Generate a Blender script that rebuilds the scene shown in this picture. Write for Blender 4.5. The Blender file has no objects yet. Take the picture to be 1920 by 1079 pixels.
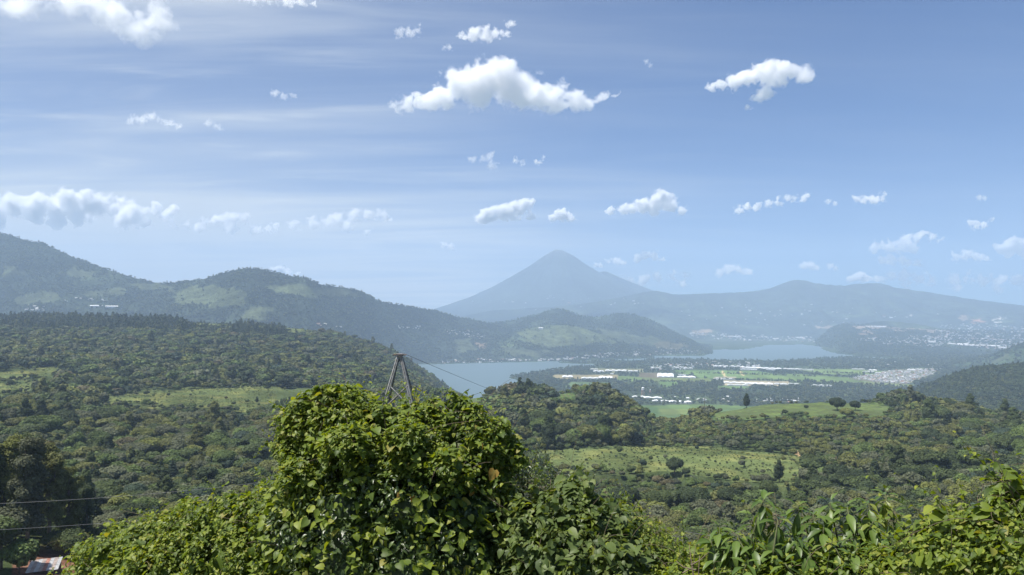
import bpy, math, random
import numpy as np
from math import radians as R

SC = bpy.context.scene
COL = SC.collection
rng = np.random.default_rng(7)
random.seed(7)

# ------------------------------------------------------------------ camera, sky, sun, exposure
CAM_Z = 350.0                      # metres above the lake
FPX = 1423.0                       # focal length in pixels of the 1920 px wide photograph
PITCH = math.atan(45.5 / FPX)
cam_d = bpy.data.cameras.new('camera')
cam = bpy.data.objects.new('camera', cam_d)
COL.objects.link(cam)
cam.location = (0, 0, CAM_Z)
cam.rotation_euler = (R(90) + PITCH, 0, 0)
cam_d.sensor_width = 36.0
cam_d.lens = 36.0 * FPX / 1920.0
cam_d.clip_start = 0.2
cam_d.clip_end = 90000
SC.camera = cam

SUN_EL, SUN_AZ = R(67), R(-102)     # azimuth measured from the view direction, negative is left
SUN_DIR = np.array([math.sin(SUN_AZ) * math.cos(SUN_EL), math.cos(SUN_AZ) * math.cos(SUN_EL), math.sin(SUN_EL)])
SUN_STRENGTH = 5.0
SKY_STRENGTH = 0.050
HAZE_DENSITY = 0.94e-4
SC.view_settings.view_transform = 'Standard'
SC.view_settings.look = 'None'
SC.view_settings.gamma = 1.0
SC.view_settings.exposure = 0.70
SC.view_settings.use_curve_mapping = False

world = bpy.data.worlds.new('World')
SC.world = world
world.use_nodes = True


def build_world():
    nt = world.node_tree
    nt.nodes.clear()
    N = nt.nodes.new
    L = nt.links.new
    sky = N('ShaderNodeTexSky')
    sky.sky_type = 'NISHITA'
    sky.sun_disc = False
    sky.sun_elevation = SUN_EL
    sky.sun_rotation = SUN_AZ
    sky.altitude = 1500
    sky.air_density = 1.0
    sky.dust_density = 0.3
    sky.ozone_density = 2.0
    tc = N('ShaderNodeTexCoord')
    sep = N('ShaderNodeSeparateXYZ')
    L(tc.outputs['Generated'], sep.inputs[0])
    # thin high cloud: the view direction meets a sheet far overhead
    mz = N('ShaderNodeMath'); mz.operation = 'MAXIMUM'; mz.inputs[1].default_value = 0.0
    L(sep.outputs['Z'], mz.inputs[0])
    ad = N('ShaderNodeMath'); ad.operation = 'ADD'; ad.inputs[1].default_value = 0.05
    L(mz.outputs[0], ad.inputs[0])
    dx = N('ShaderNodeMath'); dx.operation = 'DIVIDE'
    L(sep.outputs['X'], dx.inputs[0]); L(ad.outputs[0], dx.inputs[1])
    dy = N('ShaderNodeMath'); dy.operation = 'DIVIDE'
    L(sep.outputs['Y'], dy.inputs[0]); L(ad.outputs[0], dy.inputs[1])
    cb = N('ShaderNodeCombineXYZ')
    L(dx.outputs[0], cb.inputs[0]); L(dy.outputs[0], cb.inputs[1])

    def layer(rot, scale, detail, lo, hi, dist, off):
        mp = N('ShaderNodeMapping')
        mp.inputs['Rotation'].default_value = (0, 0, rot)
        mp.inputs['Scale'].default_value = scale
        mp.inputs['Location'].default_value = off
        L(cb.outputs[0], mp.inputs[0])
        no = N('ShaderNodeTexNoise')
        no.inputs['Scale'].default_value = 1.0
        no.inputs['Detail'].default_value = detail
        no.inputs['Roughness'].default_value = 0.55
        no.inputs['Distortion'].default_value = dist
        L(mp.outputs[0], no.inputs['Vector'])
        mr = N('ShaderNodeMapRange'); mr.interpolation_type = 'SMOOTHSTEP'
        mr.inputs['From Min'].default_value = lo
        mr.inputs['From Max'].default_value = hi
        L(no.outputs['Fac'], mr.inputs['Value'])
        return mr.outputs[0]
    a = layer(0.12, (0.20, 0.62, 1), 7, 0.34, 0.72, 1.1, (3.1, 1.7, 0))
    b = layer(-0.20, (0.55, 1.7, 1), 9, 0.46, 0.80, 1.6, (7.7, 4.2, 0))
    mx = N('ShaderNodeMath'); mx.operation = 'MULTIPLY_ADD'; mx.inputs[1].default_value = 0.5
    L(b, mx.inputs[0]); L(a, mx.inputs[2])
    # the sheet is thicker towards the sun side (left) and thins to the right
    lf = N('ShaderNodeMapRange'); lf.interpolation_type = 'SMOOTHSTEP'
    lf.inputs['From Min'].default_value = 0.42
    lf.inputs['From Max'].default_value = -0.62
    lf.inputs['To Min'].default_value = 0.07
    lf.inputs['To Max'].default_value = 1.0
    L(sep.outputs['X'], lf.inputs['Value'])
    # and a whitish veil hangs low over the far land
    vl = N('ShaderNodeMapRange'); vl.interpolation_type = 'SMOOTHERSTEP'
    vl.inputs['From Min'].default_value = 0.24; vl.inputs['From Max'].default_value = 0.02
    vl.inputs['To Min'].default_value = 0.0; vl.inputs['To Max'].default_value = 0.75
    L(sep.outputs['Z'], vl.inputs['Value'])
    m0 = N('ShaderNodeMath'); m0.operation = 'ADD'; m0.inputs[1].default_value = 0.24
    L(mx.outputs[0], m0.inputs[0])
    mv = N('ShaderNodeMath'); mv.operation = 'ADD'
    L(m0.outputs[0], mv.inputs[0]); L(vl.outputs[0], mv.inputs[1])
    mm = N('ShaderNodeMath'); mm.operation = 'MULTIPLY'; mm.use_clamp = True
    L(mv.outputs[0], mm.inputs[0]); L(lf.outputs[0], mm.inputs[1])
    mix = N('ShaderNodeMix'); mix.data_type = 'RGBA'
    L(mm.outputs[0], mix.inputs['Factor'])
    # clear tropical air: the zenith blue is deeper than the model's
    deep = N('ShaderNodeMix'); deep.data_type = 'RGBA'; deep.blend_type = 'MULTIPLY'; deep.inputs['Factor'].default_value = 1
    deep.inputs['B'].default_value = (0.36, 0.71, 1.20, 1)
    L(sky.outputs[0], deep.inputs['A'])
    L(deep.outputs['Result'], mix.inputs['A'])
    mix.inputs['B'].default_value = (9.6, 10.1, 10.5, 1)
    bg = N('ShaderNodeBackground')
    bg.inputs['Strength'].default_value = SKY_STRENGTH
    L(mix.outputs['Result'], bg.inputs['Color'])
    out = N('ShaderNodeOutputWorld')
    L(bg.outputs[0], out.inputs['Surface'])


build_world()
sun_d = bpy.data.lights.new('sun', 'SUN')
sun_d.energy = SUN_STRENGTH
sun_d.angle = R(0.5)
sun_d.color = (1.0, 0.955, 0.88)
sun = bpy.data.objects.new('sun', sun_d)
COL.objects.link(sun)
from mathutils import Vector, Matrix
sun.rotation_euler = Vector(SUN_DIR.tolist()).to_track_quat('Z', 'Y').to_euler()
sun.location = (0, 0, 4000)
SC.cycles.max_bounces = 16
SC.cycles.diffuse_bounces = 2
SC.cycles.glossy_bounces = 2
SC.cycles.transmission_bounces = 4
SC.cycles.transparent_max_bounces = 16
SC.cycles.volume_bounces = 14
SC.cycles.use_denoising = True

# ------------------------------------------------------------------ helpers
CP, SP = math.cos(PITCH), math.sin(PITCH)


def ray(px, py):
    """x and z per metre of depth for a photo pixel."""
    c = np.asarray(px, float) - 960.0
    r = 539.5 - np.asarray(py, float)
    y = FPX * CP - r * SP
    z = FPX * SP + r * CP
    return c / y, z / y


def at(px, py, Y):
    tx, tz = ray(px, py)
    return np.stack(np.broadcast_arrays(tx * Y, np.asarray(Y, float) + 0 * tx, CAM_Z + tz * Y), -1)


def at_z(px, py, z):
    tx, tz = ray(px, py)
    Y = (z - CAM_Z) / tz
    return np.stack(np.broadcast_arrays(tx * Y, Y, z + 0 * Y), -1)


def to_px(p):
    p = np.asarray(p, float)
    x, y, z = p[..., 0], np.maximum(p[..., 1], 1e-3), p[..., 2] - CAM_Z
    d = y * CP + z * SP
    u = -y * SP + z * CP
    return 960 + FPX * x / d, 539.5 - FPX * u / d


def tag(o, label=None, cat=None, group=None, kind=None):
    if label: o['label'] = label
    if cat: o['category'] = cat
    if group: o['group'] = group
    if kind: o['kind'] = kind
    return o


def empty(name, loc, rz=0.0):
    o = bpy.data.objects.new(name, None)
    o.empty_display_size = 0.2
    COL.objects.link(o)
    o.location = loc
    o.rotation_euler = (0, 0, rz)
    return o


def mesh_np(name, V, F, smooth=False, mats=(), midx=None):
    """V (n,3); F an (m,k) array or a list of such arrays."""
    Fs = F if isinstance(F, list) else [F]
    Fs = [np.asarray(f, np.int32) for f in Fs if len(f)]
    me = bpy.data.meshes.new(name)
    V = np.ascontiguousarray(V, np.float32)
    me.vertices.add(len(V))
    me.vertices.foreach_set('co', V.ravel())
    loops = np.concatenate([f.ravel() for f in Fs])
    tot = np.concatenate([np.full(len(f), f.shape[1], np.int32) for f in Fs])
    start = np.concatenate([[0], np.cumsum(tot)[:-1]]).astype(np.int32)
    me.loops.add(len(loops))
    me.loops.foreach_set('vertex_index', loops.astype(np.int32))
    me.polygons.add(len(tot))
    me.polygons.foreach_set('loop_start', start)
    me.polygons.foreach_set('loop_total', tot)
    if midx is not None:
        me.polygons.foreach_set('material_index', np.asarray(midx, np.int32))
    me.polygons.foreach_set('use_smooth', np.full(len(tot), smooth))
    for m in mats:
        me.materials.append(m)
    me.update(calc_edges=True)
    return me


def link(name, me, parent=None, loc=None):
    o = bpy.data.objects.new(name, me)
    COL.objects.link(o)
    if parent is not None: o.parent = parent
    if loc is not None: o.location = loc
    return o


def set_col(me, name, C):
    a = me.color_attributes.new(name, 'FLOAT_COLOR', 'POINT')
    C4 = np.ones((len(C), 4), np.float32)
    C4[:, :3] = C
    a.data.foreach_set('color', C4.ravel())


def set_f(me, name, v):
    a = me.attributes.new(name, 'FLOAT', 'POINT')
    a.data.foreach_set('value', np.ascontiguousarray(v, np.float32))


def grid_faces(nr, nc):
    i = np.arange(nr * nc).reshape(nr, nc)
    return np.stack([i[:-1, :-1], i[:-1, 1:], i[1:, 1:], i[1:, :-1]], -1).reshape(-1, 4)


class MB:
    """Collects boxes, bars and tubes into one mesh."""
    def __init__(s): s.V, s.F4, s.F3, s.n = [], [], [], 0

    def add(s, V, F4=(), F3=()):
        V = np.asarray(V, float)
        s.V.append(V)
        if len(F4): s.F4.append(np.asarray(F4) + s.n)
        if len(F3): s.F3.append(np.asarray(F3) + s.n)
        s.n += len(V)

    def box(s, c, h, rz=0.0, top=None):
        """c centre, h half sizes; top shrinks the upper face."""
        t = top or (1, 1)
        P = np.array([[sx * h[0] * (t[0] if sz > 0 else 1), sy * h[1] * (t[1] if sz > 0 else 1), sz * h[2]]
                      for sz in (-1, 1) for sx, sy in ((-1, -1), (1, -1), (1, 1), (-1, 1))])
        cr, sr = math.cos(rz), math.sin(rz)
        P[:, :2] = P[:, :2] @ np.array([[cr, sr], [-sr, cr]])
        s.add(P + np.asarray(c, float), [[3, 2, 1, 0], [4, 5, 6, 7], [0, 1, 5, 4], [1, 2, 6, 5], [2, 3, 7, 6], [3, 0, 4, 7]])

    def tube(s, P, r, k=6, cap=True):
        P = np.asarray(P, float)
        n = len(P)
        r = np.broadcast_to(np.asarray(r, float), (n,))
        T = np.gradient(P, axis=0)
        T /= np.linalg.norm(T, axis=1, keepdims=True) + 1e-9
        up = np.array([0, 0, 1.0]) if abs(T[0, 2]) < 0.9 else np.array([1.0, 0, 0])
        A = np.cross(T, up); A /= np.linalg.norm(A, axis=1, keepdims=True) + 1e-9
        B = np.cross(A, T)
        th = np.arange(k) * 2 * math.pi / k
        ring = P[:, None] + r[:, None, None] * (np.cos(th)[None, :, None] * A[:, None] + np.sin(th)[None, :, None] * B[:, None])
        V = ring.reshape(-1, 3)
        F = []
        for i in range(n - 1):
            for j in range(k):
                F.append([i * k + j, i * k + (j + 1) % k, (i + 1) * k + (j + 1) % k, (i + 1) * k + j])
        F3 = []
        if cap:
            V = np.vstack([V, P[:1], P[-1:]])
            a, b = n * k, n * k + 1
            for j in range(k):
                F3.append([a, (j + 1) % k, j])
                F3.append([b, (n - 1) * k + j, (n - 1) * k + (j + 1) % k])
        s.add(V, F, F3)

    def bar(s, a, b, w):
        s.tube([a, b], w * 0.707, 4)

    def mesh(s, name, m, smooth=False):
        F = []
        if s.F4: F.append(np.concatenate(s.F4))
        if s.F3: F.append(np.concatenate(s.F3))
        return mesh_np(name, np.concatenate(s.V), F, smooth, [m])

    def build(s, name, m, parent=None, smooth=False, loc=None):
        return link(name, s.mesh(name, m, smooth), parent, loc)


# value noise on numpy arrays
_tab = np.random.default_rng(11).random((256, 256)).astype(np.float64)


def vnoise(x, y):
    xi, yi = np.floor(x).astype(int), np.floor(y).astype(int)
    fx, fy = x - xi, y - yi
    fx = fx * fx * (3 - 2 * fx); fy = fy * fy * (3 - 2 * fy)
    a = _tab[xi & 255, yi & 255]; b = _tab[(xi + 1) & 255, yi & 255]
    c = _tab[xi & 255, (yi + 1) & 255]; d = _tab[(xi + 1) & 255, (yi + 1) & 255]
    return (a + (b - a) * fx) * (1 - fy) + (c + (d - c) * fx) * fy - 0.5


def fbm(x, y, o=5, g=0.5, ridged=False):
    s = np.zeros(np.broadcast(x, y).shape); w = 1.0; tot = 0.0
    for i in range(o):
        n = vnoise(x * 2 ** i + 17.3 * i, y * 2 ** i - 9.1 * i)
        s += w * ((0.5 - 2 * np.abs(n)) if ridged else n)
        tot += w; w *= g
    return s / tot


def inside(px, py, poly):
    px, py = np.asarray(px), np.asarray(py)
    r = np.zeros(px.shape, bool)
    n = len(poly)
    for i in range(n):
        x0, y0 = poly[i]; x1, y1 = poly[(i + 1) % n]
        c = (y0 > py) != (y1 > py)
        with np.errstate(divide='ignore', invalid='ignore'):
            r ^= c & (px < (x1 - x0) * (py - y0) / ((y1 - y0) or 1e-9) + x0)
    return r


def sstep(a, b, x):
    t = np.clip((x - a) / (b - a), 0, 1)
    return t * t * (3 - 2 * t)


# ------------------------------------------------------------------ materials
def new_mat(name):
    m = bpy.data.materials.new(name)
    m.use_nodes = True
    nt = m.node_tree
    nt.nodes.clear()
    return m, nt, nt.nodes.new, nt.links.new


def simple(name, col, rough=0.7, var=0.25, scale=3.0, metal=0.0, bump=0.0, spec=0.3):
    m, nt, N, L = new_mat(name)
    p = N('ShaderNodeBsdfPrincipled'); o = N('ShaderNodeOutputMaterial')
    p.inputs['Roughness'].default_value = rough
    p.inputs['Metallic'].default_value = metal
    p.inputs['Specular IOR Level'].default_value = spec
    tc = N('ShaderNodeTexCoord'); no = N('ShaderNodeTexNoise')
    no.inputs['Scale'].default_value = scale; no.inputs['Detail'].default_value = 5
    L(tc.outputs['Object'], no.inputs['Vector'])
    mr = N('ShaderNodeMapRange')
    mr.inputs['From Min'].default_value = 0.25; mr.inputs['From Max'].default_value = 0.75
    mr.inputs['To Min'].default_value = 1 - var; mr.inputs['To Max'].default_value = 1 + var
    L(no.outputs['Fac'], mr.inputs['Value'])
    mul = N('ShaderNodeMix'); mul.data_type = 'RGBA'; mul.blend_type = 'MULTIPLY'
    mul.inputs['Factor'].default_value = 1.0
    mul.inputs['A'].default_value = (*col, 1)
    L(mr.outputs[0], mul.inputs['B'])
    L(mul.outputs['Result'], p.inputs['Base Color'])
    if bump:
        b = N('ShaderNodeBump'); b.inputs['Strength'].default_value = bump
        L(no.outputs['Fac'], b.inputs['Height']); L(b.outputs[0], p.inputs['Normal'])
    L(p.outputs[0], o.inputs[0])
    return m


def ground_mat(name, scales=(0.02, 0.2, 1.5), var=0.35, bump=0.6, bdist=1.0, rows=0.0):
    """Colour from the vertex attribute 'cover' (what grows there), broken up by noise."""
    m, nt, N, L = new_mat(name)
    p = N('ShaderNodeBsdfDiffuse'); o = N('ShaderNodeOutputMaterial')
    at_ = N('ShaderNodeAttribute'); at_.attribute_name = 'cover'
    geo = N('ShaderNodeNewGeometry')
    prev = at_.outputs['Color']
    last = None
    for s in scales:
        no = N('ShaderNodeTexNoise'); no.inputs['Scale'].default_value = s
        no.inputs['Detail'].default_value = 4; no.inputs['Roughness'].default_value = 0.6
        L(geo.outputs['Position'], no.inputs['Vector'])
        mr = N('ShaderNodeMapRange')
        mr.inputs['From Min'].default_value = 0.28; mr.inputs['From Max'].default_value = 0.72
        mr.inputs['To Min'].default_value = 1 - var; mr.inputs['To Max'].default_value = 1 + var
        L(no.outputs['Fac'], mr.inputs['Value'])
        mul = N('ShaderNodeMix'); mul.data_type = 'RGBA'; mul.blend_type = 'MULTIPLY'
        mul.inputs['Factor'].default_value = 1.0
        L(prev, mul.inputs['A']); L(mr.outputs[0], mul.inputs['B'])
        prev = mul.outputs['Result']; last = no
    if rows:      # planted rows: plants and bare soil in turn
        wv = N('ShaderNodeTexWave'); wv.wave_type = 'BANDS'; wv.bands_direction = 'X'
        wv.inputs['Scale'].default_value = rows; wv.inputs['Distortion'].default_value = 1.5; wv.inputs['Detail'].default_value = 2
        L(geo.outputs['Position'], wv.inputs['Vector'])
        sm = N('ShaderNodeMix'); sm.data_type = 'RGBA'; sm.inputs['B'].default_value = (0.10, 0.085, 0.05, 1)
        sf = N('ShaderNodeMapRange'); sf.inputs['From Min'].default_value = 0.35; sf.inputs['From Max'].default_value = 0.8; sf.inputs['To Max'].default_value = 0.6
        L(wv.outputs['Fac'], sf.inputs['Value']); L(sf.outputs[0], sm.inputs['Factor']); L(prev, sm.inputs['A'])
        prev = sm.outputs['Result']
    L(prev, p.inputs['Color'])
    if bump:
        b = N('ShaderNodeBump'); b.inputs['Strength'].default_value = bump
        b.inputs['Distance'].default_value = bdist
        L(last.outputs['Fac'], b.inputs['Height']); L(b.outputs[0], p.inputs['Normal'])
    L(p.outputs[0], o.inputs[0])
    return m


def leaf_mat(name, ramp=None, use_obj_color=False, rough=0.5, trans=0.3, spec=0.35, tone_var=0.35, tcol=(1.25, 1.25, 0.45), rib=False):
    """Foliage: colour per leaf (attribute 'tone') and per object, light passing through."""
    m, nt, N, L = new_mat(name)
    o = N('ShaderNodeOutputMaterial'); p = N('ShaderNodeBsdfPrincipled')
    p.inputs['Roughness'].default_value = rough
    p.inputs['Specular IOR Level'].default_value = spec
    oi = N('ShaderNodeObjectInfo')
    ta = N('ShaderNodeAttribute'); ta.attribute_name = 'tone'
    s = N('ShaderNodeMath'); s.operation = 'ADD'
    L(ta.outputs['Fac'], s.inputs[0]); L(oi.outputs['Random'], s.inputs[1])
    fr = N('ShaderNodeMath'); fr.operation = 'FRACT'
    L(s.outputs[0], fr.inputs[0])
    if use_obj_color:
        # scattered plants carry their leaf colour on their points, single ones on the object
        ia = N('ShaderNodeAttribute'); ia.attribute_type = 'INSTANCER'; ia.attribute_name = 'tint'
        bm_ = N('ShaderNodeMix'); bm_.data_type = 'RGBA'
        gt = N('ShaderNodeMath'); gt.operation = 'GREATER_THAN'; gt.inputs[1].default_value = 0.0001
        L(ia.outputs['Fac'], gt.inputs[0]); L(gt.outputs[0], bm_.inputs['Factor'])
        L(oi.outputs['Color'], bm_.inputs['A']); L(ia.outputs['Color'], bm_.inputs['B'])
        base = bm_.outputs['Result']
        tv = N('ShaderNodeMapRange'); tv.inputs['To Min'].default_value = 1 - tone_var; tv.inputs['To Max'].default_value = 1 + tone_var
        L(ta.outputs['Fac'], tv.inputs['Value'])
        rv = N('ShaderNodeMapRange'); rv.inputs['To Min'].default_value = 0.82; rv.inputs['To Max'].default_value = 1.18
        L(oi.outputs['Random'], rv.inputs['Value'])
        mm = N('ShaderNodeMath'); mm.operation = 'MULTIPLY'
        L(tv.outputs[0], mm.inputs[0]); L(rv.outputs[0], mm.inputs[1])
        mul = N('ShaderNodeMix'); mul.data_type = 'RGBA'; mul.blend_type = 'MULTIPLY'; mul.inputs['Factor'].default_value = 1
        L(base, mul.inputs['A']); L(mm.outputs[0], mul.inputs['B'])
        colour = mul.outputs['Result']
    else:
        cr = N('ShaderNodeValToRGB')
        e = cr.color_ramp.elements
        while len(e) < len(ramp): e.new(0.5)
        for k, (pos, c) in enumerate(ramp):
            e[k].position = pos; e[k].color = (*c, 1)
        L(fr.outputs[0], cr.inputs[0])
        colour = cr.outputs[0]
    if rib:
        ra = N('ShaderNodeAttribute'); ra.attribute_name = 'rib'
        mk = N('ShaderNodeMix'); mk.data_type = 'RGBA'
        mk.inputs['B'].default_value = (0.16, 0.21, 0.07, 1)
        mf = N('ShaderNodeMath'); mf.operation = 'MULTIPLY'; mf.inputs[1].default_value = 0.45
        pw = N('ShaderNodeMath'); pw.operation = 'POWER'; pw.inputs[1].default_value = 3.0
        L(ra.outputs['Fac'], pw.inputs[0]); L(pw.outputs[0], mf.inputs[0])
        L(mf.outputs[0], mk.inputs['Factor']); L(colour, mk.inputs['A'])
        colour = mk.outputs['Result']
    L(colour, p.inputs['Base Color'])
    tr = N('ShaderNodeBsdfTranslucent')
    tm = N('ShaderNodeMix'); tm.data_type = 'RGBA'; tm.blend_type = 'MULTIPLY'; tm.inputs['Factor'].default_value = 1
    L(colour, tm.inputs['A']); tm.inputs['B'].default_value = (*tcol, 1)
    L(tm.outputs['Result'], tr.inputs['Color'])
    mx = N('ShaderNodeMixShader'); mx.inputs[0].default_value = trans
    L(p.outputs[0], mx.inputs[1]); L(tr.outputs[0], mx.inputs[2])
    L(mx.outputs[0], o.inputs[0])
    return m


M_GROUND = ground_mat('forest_floor', (0.015, 0.12, 0.9), 0.4)
M_FIELD = ground_mat('field_cover', (0.02, 0.25, 1.4), 0.28, 0.5, 0.5)
M_CROP = ground_mat('crop_cover', (0.02, 0.25, 1.4), 0.28, 0.5, 0.5, 0.055)
M_FAR = ground_mat('hill_cover', (0.004, 0.018, 0.07), 0.33, 0.9, 14.0)
M_VOLC = ground_mat('volcano_cover', (0.0012, 0.005, 0.016), 0.32, 0.7, 30.0)
M_PLAIN = ground_mat('plain_cover', (0.003, 0.02), 0.16, 0.0)
M_TREE = leaf_mat('tree_foliage', use_obj_color=True, rough=0.65, trans=0.18, spec=0.15, tone_var=0.5, tcol=(1.2, 1.2, 0.5))
M_BARK = simple('bark', (0.14, 0.11, 0.085), 0.9, 0.4, 2.0)
M_WHITE = simple('white_sheet', (0.80, 0.80, 0.79), 0.5, 0.10, 0.03)
M_OFFWHITE = simple('pale_sheet', (0.56, 0.57, 0.56), 0.6, 0.2, 0.05)
M_STEEL = simple('weathered_steel', (0.34, 0.33, 0.31), 0.6, 0.35, 4.0, metal=0.25, bump=0.1)
M_STEEL_DARK = simple('dark_steel', (0.13, 0.125, 0.12), 0.6, 0.3, 4.0, metal=0.2)  # on the pylon: same steel, coloured darker for its shaded bars
M_WIRE = simple('wire_metal', (0.20, 0.20, 0.195), 0.5, 0.1, 4.0)
M_WIRE_D = simple('dark_wire', (0.03, 0.03, 0.03), 0.6, 0.1, 4.0)

# ------------------------------------------------------------------ near terrain: from the lookout down to the plateau and the left ridge
_Y = [0.5, 3, 8, 20, 60, 150, 250, 350, 475, 600, 800, 950, 1050, 1300, 1600, 1900, 2200, 2500, 2800, 3200, 3700]
_H = [-1.7, -3.0, -4.2, -9]
_T = {
    -500: [-24, -50, -62, -72, -78, -82, -85, -83, -80, -68, -55, -40, -25, -8, -30, -150, -320],
    0:    [-24, -48, -62, -72, -79, -83, -86, -86, -84, -74, -62, -47, -30, -12, -40, -170, -340],
    240:  [-24, -50, -66, -78, -87, -93, -97, -97, -95, -86, -72, -55, -34, -13, -60, -200, -345],
    480:  [-24, -50, -68, -82, -92, -98, -101, -100, -99, -94, -80, -62, -45, -35, -100, -260, -352],
    620:  [-24, -50, -70, -84, -95, -101, -105, -106, -107, -105, -98, -85, -66, -60, -150, -300, -352],
    720:  [-24, -50, -72, -87, -97, -103, -108, -110, -113, -120, -125, -122, -112, -106, -160, -310, -352],
    800:  [-24, -50, -74, -88, -98, -104, -110, -113, -117, -135, -160, -182, -196, -203, -208, -310, -353],
    852:  [-24, -50, -74, -88, -98, -104, -110, -115, -118, -160, -212, -246, -272, -288, -304, -335, -354],
    885:  [-24, -50, -74, -88, -98, -104, -110, -114, -117, -165, -240, -300, -340, -354, -355, -356, -356],
    960:  [-24, -50, -74, -88, -97, -102, -106, -107, -107, -155, -240, -300, -345, -354, -355, -356, -356],
    1080: [-24, -50, -74, -88, -97, -102, -107, -107, -107, -155, -240, -300, -345, -354, -355, -356, -356],
    1160: [-24, -50, -74, -89, -98, -104, -110, -109, -114, -175, -250, -310, -345, -354, -355, -356, -356],
    1218: [-24, -50, -74, -90, -100, -108, -121, -135, -165, -240, -300, -330, -348, -354, -355, -356, -356],
    1260: [-24, -50, -74, -90, -101, -108, -122, -139, -170, -240, -300, -330, -348, -354, -355, -356, -356],
    1300: [-24, -50, -74, -90, -101, -108, -118, -129, -150, -220, -290, -330, -348, -354, -355, -356, -356],
    1350: [-24, -50, -74, -89, -102, -108, -115, -119, -138, -210, -285, -330, -348, -354, -355, -356, -356],
    1440: [-24, -50, -74, -88, -104, -107, -112, -114, -126, -195, -275, -325, -346, -354, -355, -356, -356],
    1560: [-24, -50, -72, -86, -99, -105, -109, -111, -119, -180, -265, -320, -345, -354, -355, -356, -356],
    1680: [-24, -50, -70, -84, -96, -104, -108, -108, -112, -170, -255, -315, -345, -354, -355, -356, -356],
    1760: [-24, -50, -68, -82, -94, -102, -107, -113, -132, -190, -265, -320, -345, -354, -355, -356, -356],
    1840: [-24, -50, -66, -80, -93, -101, -110, -122, -145, -205, -270, -320, -345, -354, -355, -356, -356],
    1920: [-24, -48, -64, -79, -90, -98, -116, -135, -160, -220, -280, -325, -345, -354, -355, -356, -356],
    2500: [-22, -40, -52, -64, -74, -84, -106, -135, -160, -220, -280, -325, -345, -354, -355, -356, -356],
}
_cx = sorted(_T)
_ct = np.array([(c - 960) / FPX for c in _cx])
_tz = np.array([_H + _T[c] for c in _cx], float)
_ly = np.log(np.array(_Y))


def _smooth_table():
    t = np.linspace(_ct[0], _ct[-1], 500)
    l = np.linspace(_ly[0], _ly[-1], 360)
    Z = np.stack([np.interp(t, _ct, _tz[:, j]) for j in range(len(_Y))], 1)
    Z = np.stack([np.interp(np.exp(l), _Y, Z[i]) for i in range(len(t))])
    # interpolation was in metres; round off its corners a little
    k = np.exp(-0.5 * (np.arange(-9, 10) / 4.0) ** 2); k /= k.sum()
    Zp = np.pad(Z, ((9, 9), (0, 0)), 'edge')
    Z = sum(k[i] * Zp[i:i + len(t)] for i in range(19))
    k = np.exp(-0.5 * (np.arange(-5, 6) / 1.6) ** 2); k /= k.sum()
    Zp = np.pad(Z, ((0, 0), (5, 5)), 'edge')
    Z = sum(k[i] * Zp[:, i:i + len(l)] for i in range(11))
    return t, l, Z


_gt, _gl, _gz = _smooth_table()


def near_z(x, y):
    """Height of the near ground (metres above the lake) at a place."""
    x = np.asarray(x, float); y = np.maximum(np.asarray(y, float), 0.5)
    t = np.clip((x / y - _gt[0]) / (_gt[1] - _gt[0]), 0, len(_gt) - 1.001)
    l = np.clip((np.log(y) - _gl[0]) / (_gl[1] - _gl[0]), 0, len(_gl) - 1.001)
    i, j = t.astype(int), l.astype(int)
    a, b = t - i, l - j
    z = (_gz[i, j] * (1 - a) + _gz[i + 1, j] * a) * (1 - b) + (_gz[i, j + 1] * (1 - a) + _gz[i + 1, j + 1] * a) * b
    dip = np.where(y > 200, 6.0, 6.0 * y / 200)           # the table gives the canopy, the soil lies below
    n = fbm(x / 120.0, y / 120.0, 4) * np.clip(y / 120.0, 0, 1) * 9.0
    return CAM_Z + z - dip * field_keep(x, y, z) + n


POLY = {
    'pasture': [
        [(-60, 697), (60, 690), (125, 689), (105, 704), (40, 712), (-60, 716)],
        [(-60, 724), (60, 716), (112, 712), (95, 722), (60, 731), (25, 741), (-60, 744)],
        [(195, 745), (260, 735), (380, 728), (480, 726), (527, 728), (522, 762), (470, 772), (380, 764), (330, 769), (270, 759), (200, 753)],
        [(345, 603), (400, 601), (445, 603), (440, 611), (390, 613), (350, 610)],
        [(530, 613), (560, 611), (600, 620), (580, 627), (540, 622)],
        [(1005, 850), (1100, 838), (1180, 834), (1300, 838), (1400, 844), (1490, 858), (1515, 885), (1475, 912), (1400, 906), (1300, 893), (1240, 884), (1180, 888), (1100, 885), (1030, 882)],
    ],
    'crop_field': [
        [(868, 747), (930, 738), (965, 737), (905, 753), (885, 775), (858, 782)],
        [(1028, 742), (1078, 734), (1084, 745), (1040, 749)],
        [(1325, 781), (1355, 766), (1440, 757), (1560, 753), (1650, 757), (1680, 772), (1620, 784), (1560, 779), (1480, 780), (1420, 786), (1360, 792)],
        [(1745, 800), (1775, 800), (1770, 808), (1745, 806)],
    ],
    'sapling_plot': [[(522, 730), (600, 724), (585, 768), (524, 772)]],
}


def field_of(x, y, z):
    """0 forest, 1 pasture, 2 crop, 3 saplings; edges wander."""
    px, py = to_px(np.stack(np.broadcast_arrays(x, y, z), -1))
    wx = fbm(x / 22.0, y / 22.0, 4, 0.6) * 60; wy = fbm(x / 22.0 + 50, y / 22.0, 4, 0.6) * 20
    k = np.zeros(px.shape, int)
    for c, (n, ps) in enumerate(POLY.items(), 1):
        for p in ps:
            k[inside(px + wx, py + wy, p) & (y < 2650) & (y > 300)] = c
    return k


def field_keep(x, y, z):
    px, py = to_px(np.stack(np.broadcast_arrays(x, y, CAM_Z + z), -1))
    k = np.ones(px.shape)
    for ps in POLY.values():
        for p in ps:
            k[inside(px, py, p) & (y < 2650) & (y > 300)] = 0.35
    return k


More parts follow.
